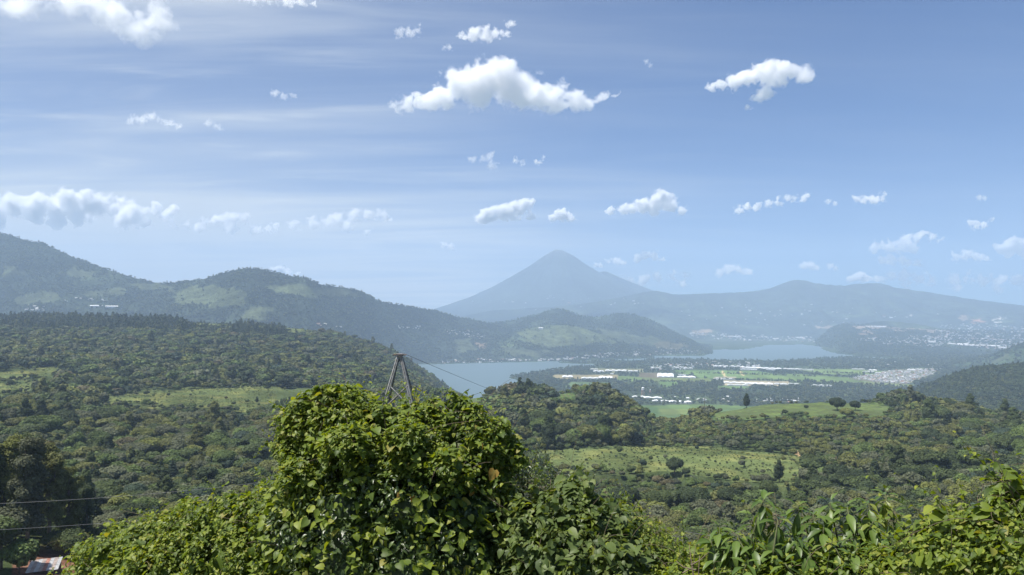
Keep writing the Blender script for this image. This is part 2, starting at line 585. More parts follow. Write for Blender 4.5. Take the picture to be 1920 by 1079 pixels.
def near_terrain():
    t = np.linspace(-0.98, 0.98, 540)
    Y = np.exp(np.concatenate([np.linspace(math.log(0.5), math.log(200), 70)[:-1], np.linspace(math.log(200), math.log(3700), 330)]))
    YY, TT = np.meshgrid(Y, t, indexing='ij')
    X = TT * YY
    Z = near_z(X, YY)
    V = np.stack([X, YY, Z], -1).reshape(-1, 3)
    F = grid_faces(len(Y), len(t))[:, ::-1]
    k = field_of(V[:, 0], V[:, 1], V[:, 2])
    n1 = fbm(V[:, 0] / 60, V[:, 1] / 60, 4)[:, None]
    n2 = fbm(V[:, 0] / 14, V[:, 1] / 14, 4)[:, None]
    C = np.array([0.045, 0.062, 0.026]) * (1 + 0.8 * n1) + np.array([0.02, 0.012, 0.004]) * np.clip(n2 * 3, 0, 1)
    grass = np.array([0.086, 0.110, 0.042]) * (1 + 0.9 * n1 + 0.5 * n2) + np.array([0.065, 0.042, 0.010]) * np.clip(n2 * 2.6 + 0.15, 0, 1)
    crop = np.array([0.078, 0.118, 0.044]) * (1 + 0.5 * n1) + np.array([0.03, 0.045, 0.004]) * (n2 > 0.05)
    sap = np.array([0.075, 0.098, 0.038]) * (1 + 0.5 * n1)
    C = np.where((k == 1)[:, None], grass, np.where((k == 2)[:, None], crop, np.where((k == 3)[:, None], sap, C)))
    # a bare red-brown yard round the shed, and the dirt cut on the slope
    px, py = to_px(V)
    yard = inside(px + n2[:, 0] * 30, py + n2[:, 0] * 14, [(20, 1052), (60, 1038), (125, 1034), (190, 1050), (190, 1110), (20, 1110)]) & (V[:, 1] > 60)
    C = np.where(yard[:, None], np.array([0.16, 0.085, 0.058]) * (1 + n2), C)
    cut = inside(px + n2[:, 0] * 20, py + n2[:, 0] * 10, [(1490, 843), (1515, 850), (1512, 862), (1490, 852)]) & (V[:, 1] > 300)
    C = np.where(cut[:, None], np.array([0.30, 0.21, 0.12]), C)
    C = np.clip(C, 0.008, 0.6)
    kf = k[F].max(1) * (k[F].min(1) > 0)
    for c, (nm, mt, kind) in enumerate((('ground', M_GROUND, 'structure'), ('pasture', M_FIELD, 'structure'), ('crop_field', M_CROP, 'structure'), ('sapling_plot', M_FIELD, 'structure'))):
        f = F[kf == c]
        used, inv = np.unique(f, return_inverse=True)
        me = mesh_np(nm, V[used], inv.reshape(f.shape), True, [mt])
        set_col(me, 'cover', C[used])
        tag(link(nm, me), kind=kind)


near_terrain()


# ------------------------------------------------------------------ far relief
OPEN = {}


def crest_z(crest, px):
    c = np.array(crest, float)
    return np.interp(px, c[:, 0], c[:, 1]), np.interp(px, c[:, 0], c[:, 2])


def ridge(name, crest, base, wf, wb, step=1.6, nf=150, nb=26, power=1.15, gully=0.16, gsize=500.0, rough=1.0, paint=None, mat=None, seed=0, cover=(0.030, 0.041, 0.027)):
    """A range whose skyline runs through the crest points (photo x, photo y, depth); it falls to `base` in front and behind."""
    c = np.array(crest, float)
    px = np.arange(c[0, 0], c[-1, 0] + step, step)
    py, Yc = crest_z(crest, px)
    k = np.exp(-0.5 * (np.arange(-6, 7) / 2.2) ** 2); k /= k.sum()
    py = np.convolve(np.pad(py, 6, 'edge'), k, 'valid')
    py = py + fbm(px / 9.0 + seed, px * 0 + seed, 4) * 1.6 * rough
    P = at(px, py, Yc)
    tx = P[:, 0] / P[:, 1]
    zc = P[:, 2]
    s = np.concatenate([-np.linspace(1, 0, nf) ** 1.0, np.linspace(0, 1, nb)[1:]])
    wfv = np.interp(px, c[:, 0], np.broadcast_to(wf, len(c)) if np.ndim(wf) == 0 else wf)
    S = s[:, None]
    Y = Yc[None] + np.where(S < 0, S * wfv[None], S * wb)
    X = tx[None] * Y
    a = np.abs(S)
    prof = np.where(S < 0, (1 - a) ** power, (1 - a) ** 1.2)
    h = (zc[None] - base)
    env = np.clip(a * 3.2, 0, 1) * np.clip((1 - a) * 2.2, 0, 1)
    g = fbm(X / gsize + seed, Y / (gsize * 1.6) + seed, 5, 0.5, True)
    g2 = fbm(X / 60.0, Y / 60.0, 3)
    Z = base + h * prof + env * (g - 0.12) * gully * np.maximum(h, 60) + env * g2 * 16.0 * rough - np.where(a > 0.98, 6.0, 0)
    V = np.stack([X, Y, Z], -1).reshape(-1, 3)
    F = grid_faces(len(s), len(px))[:, ::-1]
    me = mesh_np(name, V, F, True, [mat or M_FAR])
    n = fbm(V[:, 0] / 260 + 5, V[:, 1] / 260, 4)[:, None]
    n3 = fbm(V[:, 0] / 40 + 5, V[:, 1] / 40, 3)[:, None]
    opened = np.zeros(len(V), bool)
    C = np.array(cover) * (1 + 1.0 * n + 0.9 * n3) + np.array([0.028, 0.036, 0.012]) * np.clip(n * 4 - 0.3, 0, 1)
    qx, qy = to_px(V)
    if paint:
        wx = fbm(V[:, 0] / 90, V[:, 1] / 90, 4) * 30; wy = fbm(V[:, 0] / 90 + 40, V[:, 1] / 90, 4) * 16
        for poly, col in paint:
            m = inside(qx + wx, qy + wy, poly)
            soft = (0.75 + 0.6 * n3 + 0.5 * n)
            C = np.where(m[:, None], np.array(col) * soft, C)
            opened |= m
    OPEN[name] = opened
    set_col(me, 'cover', np.clip(C, 0.006, 0.8))
    o = tag(link(name, me), kind='structure')
    return o


FIELD_G = (0.105, 0.128, 0.062)
FIELD_P = (0.088, 0.106, 0.056)
SOIL = (0.26, 0.20, 0.14)

# the mountain on the left and the wooded hills running down from it behind the lake
ridge('mountain', [(-420, 470, 6300), (-120, 420, 6020), (-40, 428, 5880), (0, 438, 5740), (20, 441, 5670), (50, 452, 5600), (80, 456, 5530), (140, 484, 5460), (200, 505, 5390),
                   (240, 518, 5320), (285, 530, 5250), (310, 532, 5180), (350, 528, 5040), (390, 522, 4970), (420, 512, 4900), (455, 504, 4830), (475, 504, 4830), (490, 505, 4830),
                   (510, 510, 4795), (540, 517, 4760), (575, 522, 4819), (600, 534, 4941), (650, 540, 5216), (680, 547, 5362), (710, 565, 5506), (760, 575, 5768), (800, 580, 6012),
                   (860, 595, 6378), (920, 607, 6550), (970, 620, 6600), (1020, 640, 6500), (1060, 668, 6300)],
      -4, [2300] * 3 + [1900] * 10 + [1500] * 5 + [1250] * 5 + [1000, 850, 800, 850, 1100, 1250, 1150, 850, 450], 2200, nf=130, step=2.2, power=1.1, gully=0.2, gsize=620, seed=3,
      paint=[([(330, 545), (390, 535), (460, 545), (470, 570), (400, 575), (330, 570)], FIELD_G),
             ([(495, 533), (560, 533), (640, 548), (590, 560), (500, 545)], FIELD_G),
             ([(250, 532), (310, 534), (330, 545), (260, 543)], FIELD_P),
             ([(460, 582), (510, 572), (500, 600), (440, 596)], FIELD_P),
             ([(590, 540), (650, 542), (690, 556), (600, 556)], FIELD_P),
             ([(0, 500), (30, 498), (60, 512), (10, 520)], FIELD_P), ([(20, 560), (90, 545), (110, 560), (40, 572)], FIELD_P), ([(130, 500), (180, 510), (170, 525), (120, 515)], FIELD_P),
             ([(845, 640), (880, 632), (890, 655), (860, 668)], FIELD_P), ([(895, 643), (912, 643), (910, 655), (896, 655)], SOIL),
             ([(160, 545), (230, 545), (240, 552), (170, 556)], FIELD_P)])

# the peninsula hills across the water
ridge('hill', [(880, 612, 7000), (920, 607, 7050), (960, 602, 7100), (1000, 592, 7150), (1025, 583, 7200), (1043, 580, 7200), (1060, 582, 7200), (1085, 592, 7250), (1115, 596, 7300), (1140, 591, 7350),
               (1160, 588.5, 7400), (1190, 590, 7450), (1215, 599, 7450), (1245, 613, 7400), (1270, 625, 7300), (1300, 640, 7000), (1320, 655, 6700), (1336, 663, 6450)],
      -4, [1200, 1250, 1300, 1350, 1400, 1400, 1400, 1400, 1400, 1350, 1350, 1350, 1300, 1200, 1000, 700, 400, 200], 1500, nf=130, power=0.95, gully=0.2, gsize=420, seed=9,
      paint=[([(1115, 615), (1180, 625), (1260, 640), (1220, 650), (1140, 640)], FIELD_P), ([(1230, 640), (1290, 645), (1270, 657), (1225, 655)], (0.13, 0.12, 0.06))])
ridge('foothill', [(880, 660, 5900), (920, 640, 5950), (950, 626, 6000), (985, 616, 6050), (1020, 611, 6100), (1060, 609, 6100), (1085, 613, 6100), (1120, 624, 6100), (1160, 640, 6050), (1200, 656, 5980), (1225, 667, 5900)],
      -4, [400, 560, 640, 700, 720, 720, 680, 600, 430, 300, 120], 700, nf=100, nb=20, power=0.8, gully=0.22, gsize=300, seed=15, cover=(0.042, 0.058, 0.032),
      paint=[([(960, 625), (1010, 613), (1065, 610), (1110, 622), (1165, 642), (1100, 648), (1020, 650), (985, 640)], FIELD_G),
             ([(930, 650), (1000, 655), (1060, 665), (960, 668)], FIELD_P)])

# the volcano: a cone
def volcano():
    cx, Y0 = 1048.0, 15500.0
    prof_px = np.array([0, 8, 16, 30, 48, 72, 98, 128, 168, 208, 235, 300, 420])
    prof_py = np.array([472, 470, 474, 482, 495, 510, 525, 541, 559, 573, 581, 592, 612])
    c = at(cx, 560, Y0)
    na, nr = 320, 120
    rpx = np.concatenate([np.linspace(0, 60, 60), np.linspace(60, 420, nr - 59)[1:]])
    r = rpx * Y0 / FPX
    z = at(cx, np.interp(rpx, prof_px, prof_py), Y0)[:, 2]
    th = np.arange(na + 1) * 2 * math.pi / na
    RR, TH = np.meshgrid(r, th, indexing='ij')
    g = fbm(TH * 9 + 3, RR / 3300.0, 4, 0.55, True)
    g = np.where(TH > 5.9, g * (1 - (TH - 5.9) / 0.385) + fbm((TH - 2 * math.pi) * 9 + 3, RR / 3300.0, 4, 0.55, True) * (TH - 5.9) / 0.385, g)
    ZZ = z[:, None] + (g - 0.1) * 55 * np.clip(RR / 900, 0, 1) * np.clip((4100 - RR) / 2000, 0, 1)
    ZZ += np.where(RR < 200, 11 * np.cos(TH + 2.6), 0) * np.clip(RR / 100, 0, 1)
    V = np.stack([c[0] + RR * np.cos(TH), c[1] + RR * np.sin(TH) * np.where(np.sin(TH) > 0, 0.16, 1.0), ZZ], -1).reshape(-1, 3)
    me = mesh_np('volcano', V, grid_faces(len(r), na + 1)[:, ::-1], True, [M_VOLC])
    n = fbm(V[:, 0] / 700, V[:, 1] / 700, 4)[:, None]
    C = np.array([0.034, 0.046, 0.036]) * (1 + 1.0 * n) + np.array([0.09, 0.085, 0.08]) * np.clip((V[:, 2:] - 1420) / 200, 0, 1)
    set_col(me, 'cover', np.clip(C, 0.01, 0.5))
    tag(link('volcano', me), kind='structure')


volcano()
ridge('distant_peak', [(1075, 560, 15900), (1100, 530, 15900), (1118, 514, 15900), (1130, 508, 15900), (1142, 511, 15900), (1160, 520, 15900), (1185, 530, 15900), (1225, 545, 15900), (1280, 570, 15900)],
      60, 500, 500, step=2, nf=30, nb=10, gully=0.1, gsize=900, rough=0.5, mat=M_VOLC, seed=21)
ridge('ridge', [(830, 606, 11505), (870, 593, 11605), (920, 583, 11705), (1010, 577, 11805), (1060, 574, 11805), (1130, 565, 11905), (1190, 552, 12005), (1225, 545, 12005), (1245, 549, 12005), (1270, 553, 12005),
                (1330, 551, 12005), (1390, 548, 12206), (1440, 543, 12306), (1470, 531, 12406), (1485, 525.5, 12406), (1500, 525, 12406), (1515, 528, 12406), (1540, 533, 12406), (1580, 536.5, 12406), (1605, 533, 12406),
                (1640, 531, 12406), (1660, 534, 12406), (1680, 540, 12306), (1740, 548, 12206), (1800, 558, 12005), (1860, 566, 11805), (1920, 573, 11605), (2010, 580, 11305), (2200, 600, 11005)],
      -4, 2600, 2200, step=2.2, nf=90, nb=12, gully=0.2, gsize=800, rough=1.5, mat=M_VOLC, seed=27,
      paint=[([(1795, 596), (1812, 593), (1818, 600), (1795, 602)], SOIL), ([(1822, 600), (1840, 597), (1850, 606), (1822, 606)], (0.34, 0.2, 0.13)), ([(1865, 598), (1885, 597), (1886, 601), (1862, 602)], (0.5, 0.46, 0.4)),
             ([(1295, 620), (1330, 617), (1330, 626), (1300, 628)], SOIL), ([(1530, 612), (1560, 610), (1550, 617), (1530, 618)], SOIL)])

# the headland and the built-up shelf on the right of the lake
ridge('headland', [(1528, 648, 7900), (1545, 626, 8200), (1565, 612, 8500), (1590, 607, 8600), (1612, 609, 8600), (1640, 612, 8500), (1700, 616, 8500), (1760, 619, 8500), (1850, 621, 8500), (1950, 622, 8500), (2150, 622, 8500)],
      -4, [120, 600, 1400, 2200, 2300, 2300, 2500, 2600, 2600, 2600, 2600], 2600, nf=90, nb=14, step=2.2, power=1.0, gully=0.25, gsize=420, seed=33,
      paint=[([(1600, 613), (1650, 609), (1740, 614), (1790, 618), (1740, 621), (1660, 617), (1600, 617)], (0.38, 0.31, 0.25)), ([(1612, 618), (1640, 622), (1645, 628), (1612, 626)], SOIL),
             ([(1800, 668), (1870, 662), (1880, 672), (1800, 676)], FIELD_P)])
ridge('wooded_mesa', [(1590, 611, 8700), (1615, 608.5, 8700), (1640, 603.5, 8750), (1660, 602.5, 8750), (1690, 604, 8750), (1720, 608, 8700), (1745, 613, 8650), (1780, 619, 8600)],
      150, 160, 400, step=2, nf=30, nb=10, gully=0.1, gsize=300, seed=39)
ridge('valley_slope', [(1690, 700, 4700), (1760, 690, 4700), (1820, 680, 4700), (1855, 671, 4650), (1880, 660, 4600), (1900, 652, 4550), (1925, 643, 4500), (1990, 622, 4500), (2150, 590, 4500)],
      -4, [150, 250, 400, 500, 600, 650, 700, 900, 1100], 1500, nf=80, nb=20, power=1.0, gully=0.2, gsize=260, seed=44, cover=(0.042, 0.062, 0.03),
      paint=[([(1850, 680), (1890, 662), (1900, 672), (1860, 686)], FIELD_P)])
R_HILL = [(1650, 768, 2450), (1690, 747, 2400), (1720, 733, 2350), (1760, 719, 2300), (1800, 704, 2250), (1830, 696, 2250), (1870, 691, 2250), (1920, 687, 2250), (2000, 684, 2250), (2250, 684, 2250)]
hill_right = ridge('wooded_hill', R_HILL, -4, [500, 700, 850, 950, 1050, 1050, 1050, 1050, 1050, 1050], 900, step=3, nf=110, nb=24, power=0.85, gully=0.16, gsize=260, seed=51, cover=(0.030, 0.045, 0.022))


# ------------------------------------------------------------------ lake and the plain beyond it
LAKE = [(770, 684), (880, 682), (960, 680), (1060, 676.5), (1145, 670), (1200, 668.5), (1320, 667.5), (1330, 664), (1300, 659), (1340, 656), (1400, 655), (1440, 648), (1500, 646), (1537, 650), (1545, 657),
        (1572, 663.5), (1596, 667), (1640, 670.5), (1700, 673.5), (1700, 674.3), (1640, 672.2), (1590, 670.5), (1540, 672), (1480, 676.5), (1420, 676), (1300, 675), (1220, 673), (1205, 677.5), (1140, 676.5),
        (1110, 679), (1050, 678.5), (1048, 681), (1120, 684), (1115, 687), (1070, 689), (1020, 697), (965, 704), (955, 709), (975, 716), (985, 724), (900, 760), (700, 760)]
PLAIN_FIELDS = [  # polygon in the photo, base colour
    ([(1200, 762), (1330, 760), (1420, 764), (1420, 800), (1180, 800)], (0.075, 0.115, 0.042)),
    ([(1236, 768), (1320, 770), (1322, 778), (1240, 779)], (0.105, 0.135, 0.045)),
    ([(1180, 760), (1235, 765), (1235, 790), (1170, 790)], (0.055, 0.095, 0.036)),
    ([(1070, 718), (1140, 719), (1150, 724), (1130, 727), (1060, 726)], (0.085, 0.125, 0.055)),
    ([(1155, 706), (1200, 708), (1215, 716), (1190, 717), (1150, 712)], (0.085, 0.125, 0.05)),
    ([(1205, 709), (1330, 711), (1340, 717), (1240, 719), (1200, 715)], (0.10, 0.125, 0.055)),
    ([(1200, 700), (1240, 700), (1241, 711), (1196, 708)], (0.10, 0.085, 0.07)),
    ([(1265, 696), (1310, 695), (1420, 697), (1450, 702), (1530, 706), (1560, 715), (1480, 716), (1360, 712), (1310, 710), (1302, 704), (1272, 702)], (0.085, 0.135, 0.052)),
    ([(1500, 694), (1600, 693), (1640, 697), (1700, 697), (1690, 702), (1620, 704), (1540, 703), (1500, 699)], (0.10, 0.14, 0.06)),
    ([(1360, 700), (1500, 703), (1590, 709), (1700, 721), (1660, 724), (1540, 717), (1430, 714)], (0.095, 0.14, 0.055)),
    ([(1560, 716), (1650, 719), (1720, 723), (1700, 727), (1600, 722)], (0.12, 0.15, 0.075)),
    ([(1235, 717), (1265, 716), (1275, 724), (1240, 728)], (0.08, 0.13, 0.05)),
    ([(1345, 725), (1400, 725), (1420, 730), (1345, 732)], (0.08, 0.125, 0.055)),
    ([(1040, 704), (1160, 704), (1160, 711), (1060, 713), (1030, 709)], (0.20, 0.17, 0.12)),
    ([(1110, 692), (1210, 693), (1205, 699), (1150, 700), (1115, 697)], (0.15, 0.15, 0.11)),
    ([(1352, 697), (1356, 696), (1362, 708), (1358, 709)], (0.33, 0.27, 0.18)), ([(1386, 697), (1390, 697), (1396, 706), (1392, 706)], (0.30, 0.25, 0.17)),
    ([(1340, 708), (1380, 708), (1380, 713), (1340, 714)], (0.22, 0.21, 0.19)),
    ([(1354, 714), (1480, 716), (1480, 727), (1358, 724)], (0.25, 0.22, 0.19)),
    ([(1590, 712), (1680, 694), (1775, 690), (1745, 707), (1700, 722), (1640, 719)], (0.10, 0.105, 0.08)),
]


def plain_cover(px, py):
    k = np.full(px.shape, -1)
    for i, (p, c) in enumerate(PLAIN_FIELDS):
        k[inside(px, py, p)] = i
    return k


def plain():
    px = np.arange(560, 2360, 3.0)
    py = np.concatenate([np.arange(608, 660, 0.9), np.arange(660, 790, 0.75), np.arange(790, 980, 8)])
    PX, PY = np.meshgrid(px, py)
    P = at_z(PX, PY, 0.0)
    V = P.reshape(-1, 3)
    qx, qy = PX.ravel(), PY.ravel()
    w1 = fbm(V[:, 0] / 60, V[:, 1] / 60, 3); w2 = fbm(V[:, 0] / 60 + 9, V[:, 1] / 60, 3)
    water = inside(qx + w1 * 9, qy + w2 * 2.2, LAKE)
    d = water.reshape(PX.shape)
    V[:, 2] = np.where(water, -5.0, 2.5) + np.where(water, 0, fbm(V[:, 0] / 400, V[:, 1] / 400, 3) * 2)
    k = plain_cover(qx, qy)
    n = fbm(V[:, 0] / 130, V[:, 1] / 130, 4)[:, None]
    C = np.array([0.045, 0.062, 0.032]) * (1 + 0.9 * n) + np.array([0.02, 0.025, 0.01]) * np.clip(n * 5, 0, 1)
    cols = np.array([c for _, c in PLAIN_FIELDS])
    strips = 1 + 0.22 * np.sign(np.sin(V[:, 0] / 31.0 + 3 * n[:, 0])) * (0.5 + w1)
    C = np.where((k >= 0)[:, None], cols[np.maximum(k, 0)] * np.array([1.12, 1.12, 0.85]) * (1 + 0.35 * n) * 1.12 * strips[:, None], C)
    far = qy < 640
    C = np.where(far[:, None], np.array([0.06, 0.07, 0.05]) * (1 + 1.2 * n), C)
    F = grid_faces(len(py), len(px))
    me = mesh_np('lakeside_plain', V, F, True, [M_PLAIN])
    set_col(me, 'cover', np.clip(C, 0.01, 0.7))
    tag(link('lakeside_plain', me), kind='structure')
    # the far land under everything, out to the horizon
    xs = np.linspace(-22000, 22000, 45); ys = np.linspace(-1700, 16500, 37)
    XX, YY = np.meshgrid(xs, ys)
    W = np.stack([XX, YY, np.full(XX.shape, -9.0)], -1).reshape(-1, 3)
    me = mesh_np('land', W, grid_faces(len(ys), len(xs)), False, [M_PLAIN])
    set_col(me, 'cover', np.tile(np.array([0.05, 0.065, 0.035]), (len(W), 1)))
    tag(link('land', me), kind='structure')
    # water
    m, nt, N, L = new_mat('lake_water')
    o = N('ShaderNodeOutputMaterial'); df = N('ShaderNodeBsdfDiffuse'); p = N('ShaderNodeBsdfGlossy'); mxs = N('ShaderNodeMixShader')
    df.inputs['Color'].default_value = (0.062, 0.112, 0.122, 1)
    p.inputs['Roughness'].default_value = 0.35
    mxs.inputs[0].default_value = 0.30          # wave slopes keep the mean reflection low even at this low angle
    geo = N('ShaderNodeNewGeometry'); no = N('ShaderNodeTexNoise'); no.inputs['Scale'].default_value = 0.05; no.inputs['Detail'].default_value = 6
    mp = N('ShaderNodeMapping'); mp.inputs['Scale'].default_value = (1, 0.35, 1)
    L(geo.outputs['Position'], mp.inputs[0]); L(mp.outputs[0], no.inputs['Vector'])
    b = N('ShaderNodeBump'); b.inputs['Strength'].default_value = 0.5; b.inputs['Distance'].default_value = 3.0
    L(no.outputs['Fac'], b.inputs['Height']); L(b.outputs[0], p.inputs['Normal'])
    L(df.outputs[0], mxs.inputs[1]); L(p.outputs[0], mxs.inputs[2]); L(mxs.outputs[0], o.inputs[0])
    q = at_z(np.array([640, 1960, 1960, 640.]), np.array([642, 642, 790., 790.]), 0.0)
    nx, ny = 40, 60
    gx, gy = np.meshgrid(np.linspace(640, 1960, nx), np.linspace(642, 790, ny))
    W = at_z(gx, gy, 0.0).reshape(-1, 3)
    W[:, 2] = 0.0
    me = mesh_np('lake', W, grid_faces(ny, nx), False, [m])
    tag(link('lake', me), kind='structure')


plain()

# ------------------------------------------------------------------ trees
def ico():
    import bmesh
    bm = bmesh.new()
    bmesh.ops.create_icosphere(bm, subdivisions=2, radius=1.0)
    V = np.array([v.co[:] for v in bm.verts]); F = np.array([[v.index for v in f.verts] for f in bm.faces])
    bm.free()
    return V, F


ICO_V, ICO_F = ico()


def unit(n, r):
    v = r.normal(size=(n, 3))
    return v / np.linalg.norm(v, axis=1, keepdims=True)


def frames(Nrm, r):
    """Tangents for each normal, spun at random."""
    a = unit(len(Nrm), r)
    T = np.cross(Nrm, a); T /= np.linalg.norm(T, axis=1, keepdims=True) + 1e-9
    return T, np.cross(Nrm, T)


def crown_mesh(name, lumps, n, size, seed, up=0.35, core=0.80, scatter=0.10, mat=None, stretch=1.0, jit=0.38):
    """A crown: leaf clumps spread over and in a set of lumps, round an uneven inner mass."""
    r = np.random.default_rng(seed)
    Lm = np.array(lumps, float)
    c, rad = Lm[:, :3], Lm[:, 3:6]
    area = (rad.prod(1)) ** (2 / 3.)
    k = r.choice(len(Lm), size=n * 3, p=area / area.sum())
    u = unit(n * 3, r)
    u[:, 2] = np.where(r.random(n * 3) < 0.55, np.abs(u[:, 2]), u[:, 2])
    P = c[k] + u * rad[k] * (1 + r.normal(size=(n * 3, 1)) * scatter)
    keep = np.ones(len(P), bool)
    for i in range(len(Lm)):
        d = np.linalg.norm((P - c[i]) / rad[i], axis=1)
        keep &= (d > 0.88) | (k == i)
    P, u, k = P[keep][:n], u[keep][:n], k[keep][:n]
    n = len(P)
    Nrm = u / rad[k]; Nrm /= np.linalg.norm(Nrm, axis=1, keepdims=True)
    Nrm = Nrm * 0.9 + np.array([0, 0, up]) + r.normal(size=(n, 3)) * jit
    Nrm /= np.linalg.norm(Nrm, axis=1, keepdims=True)
    T, B = frames(Nrm, r)
    s = size * (0.55 + 0.9 * r.random((n, 1)))
    fold = (r.random((n, 1)) - 0.3) * 0.5 * s
    q = [P - T * s * stretch - B * s * 0.7, P + T * s * stretch * 0.7 - B * s + Nrm * fold, P + T * s * stretch + B * s * 0.8, P - T * s * stretch * 0.6 + B * s + Nrm * fold]
    V = np.stack(q, 1).reshape(-1, 3)
    i = np.arange(n)[:, None] * 4
    F = np.concatenate([i + np.array([[0, 1, 3]]), i + np.array([[1, 2, 3]])])
    lump_tone = r.random(len(Lm))
    tone = np.repeat(np.clip(0.55 * r.random(n) + 0.45 * lump_tone[k], 0, 1), 4)
    Vs, Fs, ts, off = [V], [F], [tone], len(V)
    if core:  # inner lumps added against light leaks; darker tone stands in for inner shade
        for j in range(len(Lm)):
            w = ICO_V * rad[j] * core * (1 + 0.18 * r.normal(size=(len(ICO_V), 1))) + c[j]
            Vs.append(w); Fs.append(ICO_F + off); off += len(w)
            ts.append(np.full(len(w), 0.25 * lump_tone[j]))
    me = mesh_np(name, np.concatenate(Vs), np.concatenate(Fs), False, [mat or M_TREE])
    set_f(me, 'tone', np.concatenate(ts))
    return me


def dome_lumps(seed, w, zc, th, nl, flat=0.6, spread=0.62):
    """Lumps of a spreading crown of radius w with its middle at zc and thickness th."""
    r = np.random.default_rng(seed)
    out = []
    for i in range(nl):
        a = i * 2.399 + r.random() * 0.6
        q = w * spread * math.sqrt((i + 0.3) / nl) * (0.85 + 0.3 * r.random())
        s = w * (0.30 + 0.16 * r.random())
        out.append((q * math.cos(a), q * math.sin(a), zc + th * (0.45 * (1 - (q / w) ** 2) - 0.15 + 0.25 * (r.random() - 0.5)), s, s * (0.8 + 0.4 * r.random()), s * flat * (0.8 + 0.4 * r.random())))
    return out


def column_lumps(seed, w, z0, z1, nl, taper=0.6):
    r = np.random.default_rng(seed)
    out = []
    for i in range(nl):
        f = (i + 0.5) / nl
        z = z0 + (z1 - z0) * f
        e = w * (1 - taper * abs(f - 0.35) / 0.65 * (1 if f > 0.35 else 0.5))
        a = i * 2.4 + r.random()
        q = e * 0.55 * r.random() ** 0.5
        s = e * (0.42 + 0.2 * r.random())
        out.append((q * math.cos(a), q * math.sin(a), z, s, s, s * (0.8 + 0.3 * r.random())))
    return out


def conifer_lumps(seed, w, z0, z1, layers):
    r = np.random.default_rng(seed)
    out = []
    for i in range(layers):
        f = i / (layers - 1)
        e = w * (1 - f) ** 0.8 * (0.8 + 0.35 * r.random()) + 0.3
        z = z0 + (z1 - z0) * f
        for j in range(4 if f < 0.8 else 1):
            a = j * 1.57 + r.random() * 1.5
            q = e * 0.55 if f < 0.8 else 0
            out.append((q * math.cos(a), q * math.sin(a), z - 0.12 * q, e * 0.52, e * 0.52, (z1 - z0) / layers * 0.62))
    return out


def trunk_mesh(name, h, r0, lumps, seed, limbs=5):
    r = np.random.default_rng(seed)
    b = MB()
    lean = r.normal(size=2) * 0.03 * h
    pts = [(0, 0, -1.2), (lean[0] * 0.2, lean[1] * 0.2, h * 0.3), (lean[0] * 0.6, lean[1] * 0.6, h * 0.65), (lean[0], lean[1], h)]
    b.tube(pts, [r0 * 1.25, r0, r0 * 0.75, r0 * 0.35], 6)
    for i in r.permutation(len(lumps))[:limbs]:
        l = lumps[i]
        z = min(h * (0.4 + 0.4 * r.random()), l[2])
        a = np.array([lean[0] * z / h, lean[1] * z / h, z]); e = np.array(l[:3])
        m = (a + e) / 2 + np.array([0, 0, -0.1 * np.linalg.norm(e - a)])
        b.tube([a, m, e], [r0 * 0.5, r0 * 0.35, r0 * 0.12], 5, False)
    return b.mesh(name, M_BARK, True)


# kinds: (kind, shape words, real crown radius, crown mesh near, crown mesh far, trunk)
PROTO = {}


def add_proto(key, kind, words_, lumps, h, r0, n_near, s_near, n_far, s_far, seed, up=0.35, core=0.8, scatter=0.1, stretch=1.0, width=6.0, top=9.0, limbs=5):
    PROTO[key] = dict(kind=kind, words=words_, width=width, top=top,
                      near=crown_mesh('crown', lumps, int(n_near * 2.2), s_near * 0.62, seed, up, core, scatter, stretch=stretch),
                      mid=crown_mesh('crown', lumps, n_near // 2, s_near * 1.2, seed, up, core, scatter, stretch=stretch),
                      far=crown_mesh('crown', lumps, n_far, s_far, seed + 1, up, core, scatter, stretch=stretch),
                      trunk=trunk_mesh('trunk', h, r0, lumps, seed, limbs))


for q in range(3):
    add_proto(f'dome{q}', 'broadleaf_tree', 'wide domed', dome_lumps(20 + q, 5.8, 6.2, 5.6, 17, 0.82), 6.0, 0.30, 4200, 0.36, 230, 0.85, 30 + q, width=5.8, top=9.4)
for q in range(2):
    add_proto(f'flat{q}', 'broadleaf_tree', 'flat topped', dome_lumps(40 + q, 6.4, 6.4, 3.4, 17, 0.60, 0.66), 6.4, 0.28, 3800, 0.36, 220, 0.85, 50 + q, width=6.4, top=8.4)
for q in range(3):
    add_proto(f'round{q}', 'broadleaf_tree', 'rounded', dome_lumps(60 + q, 4.4, 5.6, 6.4, 15, 0.9, 0.55), 6.0, 0.24, 3400, 0.32, 220, 0.75, 70 + q, width=4.4, top=9.0)
for q in range(2):
    add_proto(f'ragged{q}', 'broadleaf_tree', 'ragged open', dome_lumps(80 + q, 5.2, 7.2, 6.8, 11, 0.62, 0.74), 8.4, 0.26, 2600, 0.36, 200, 0.8, 90 + q, core=0.66, scatter=0.22, width=5.2, top=11.0)
for q in range(2):
    add_proto(f'tall{q}', 'tall_tree', 'tall upright', column_lumps(100 + q, 3.6, 3.6, 15.0, 15, 0.55), 13.0, 0.28, 3600, 0.33, 220, 0.75, 110 + q, core=0.7, scatter=0.16, width=3.6, top=16.0)
for q in range(2):
    add_proto(f'pine{q}', 'conifer_tree', 'pointed', conifer_lumps(120 + q, 3.2, 2.2, 13.0, 9), 13.0, 0.24, 3200, 0.30, 220, 0.62, 130 + q, up=0.15, core=0.6, scatter=0.18, width=3.2, top=13.6)
add_proto('low0', 'broadleaf_tree', 'low crowned', dome_lumps(66, 4.6, 3.6, 5.6, 16, 0.9, 0.55), 4.0, 0.28, 3600, 0.32, 220, 0.75, 77, width=4.6, top=7.0)
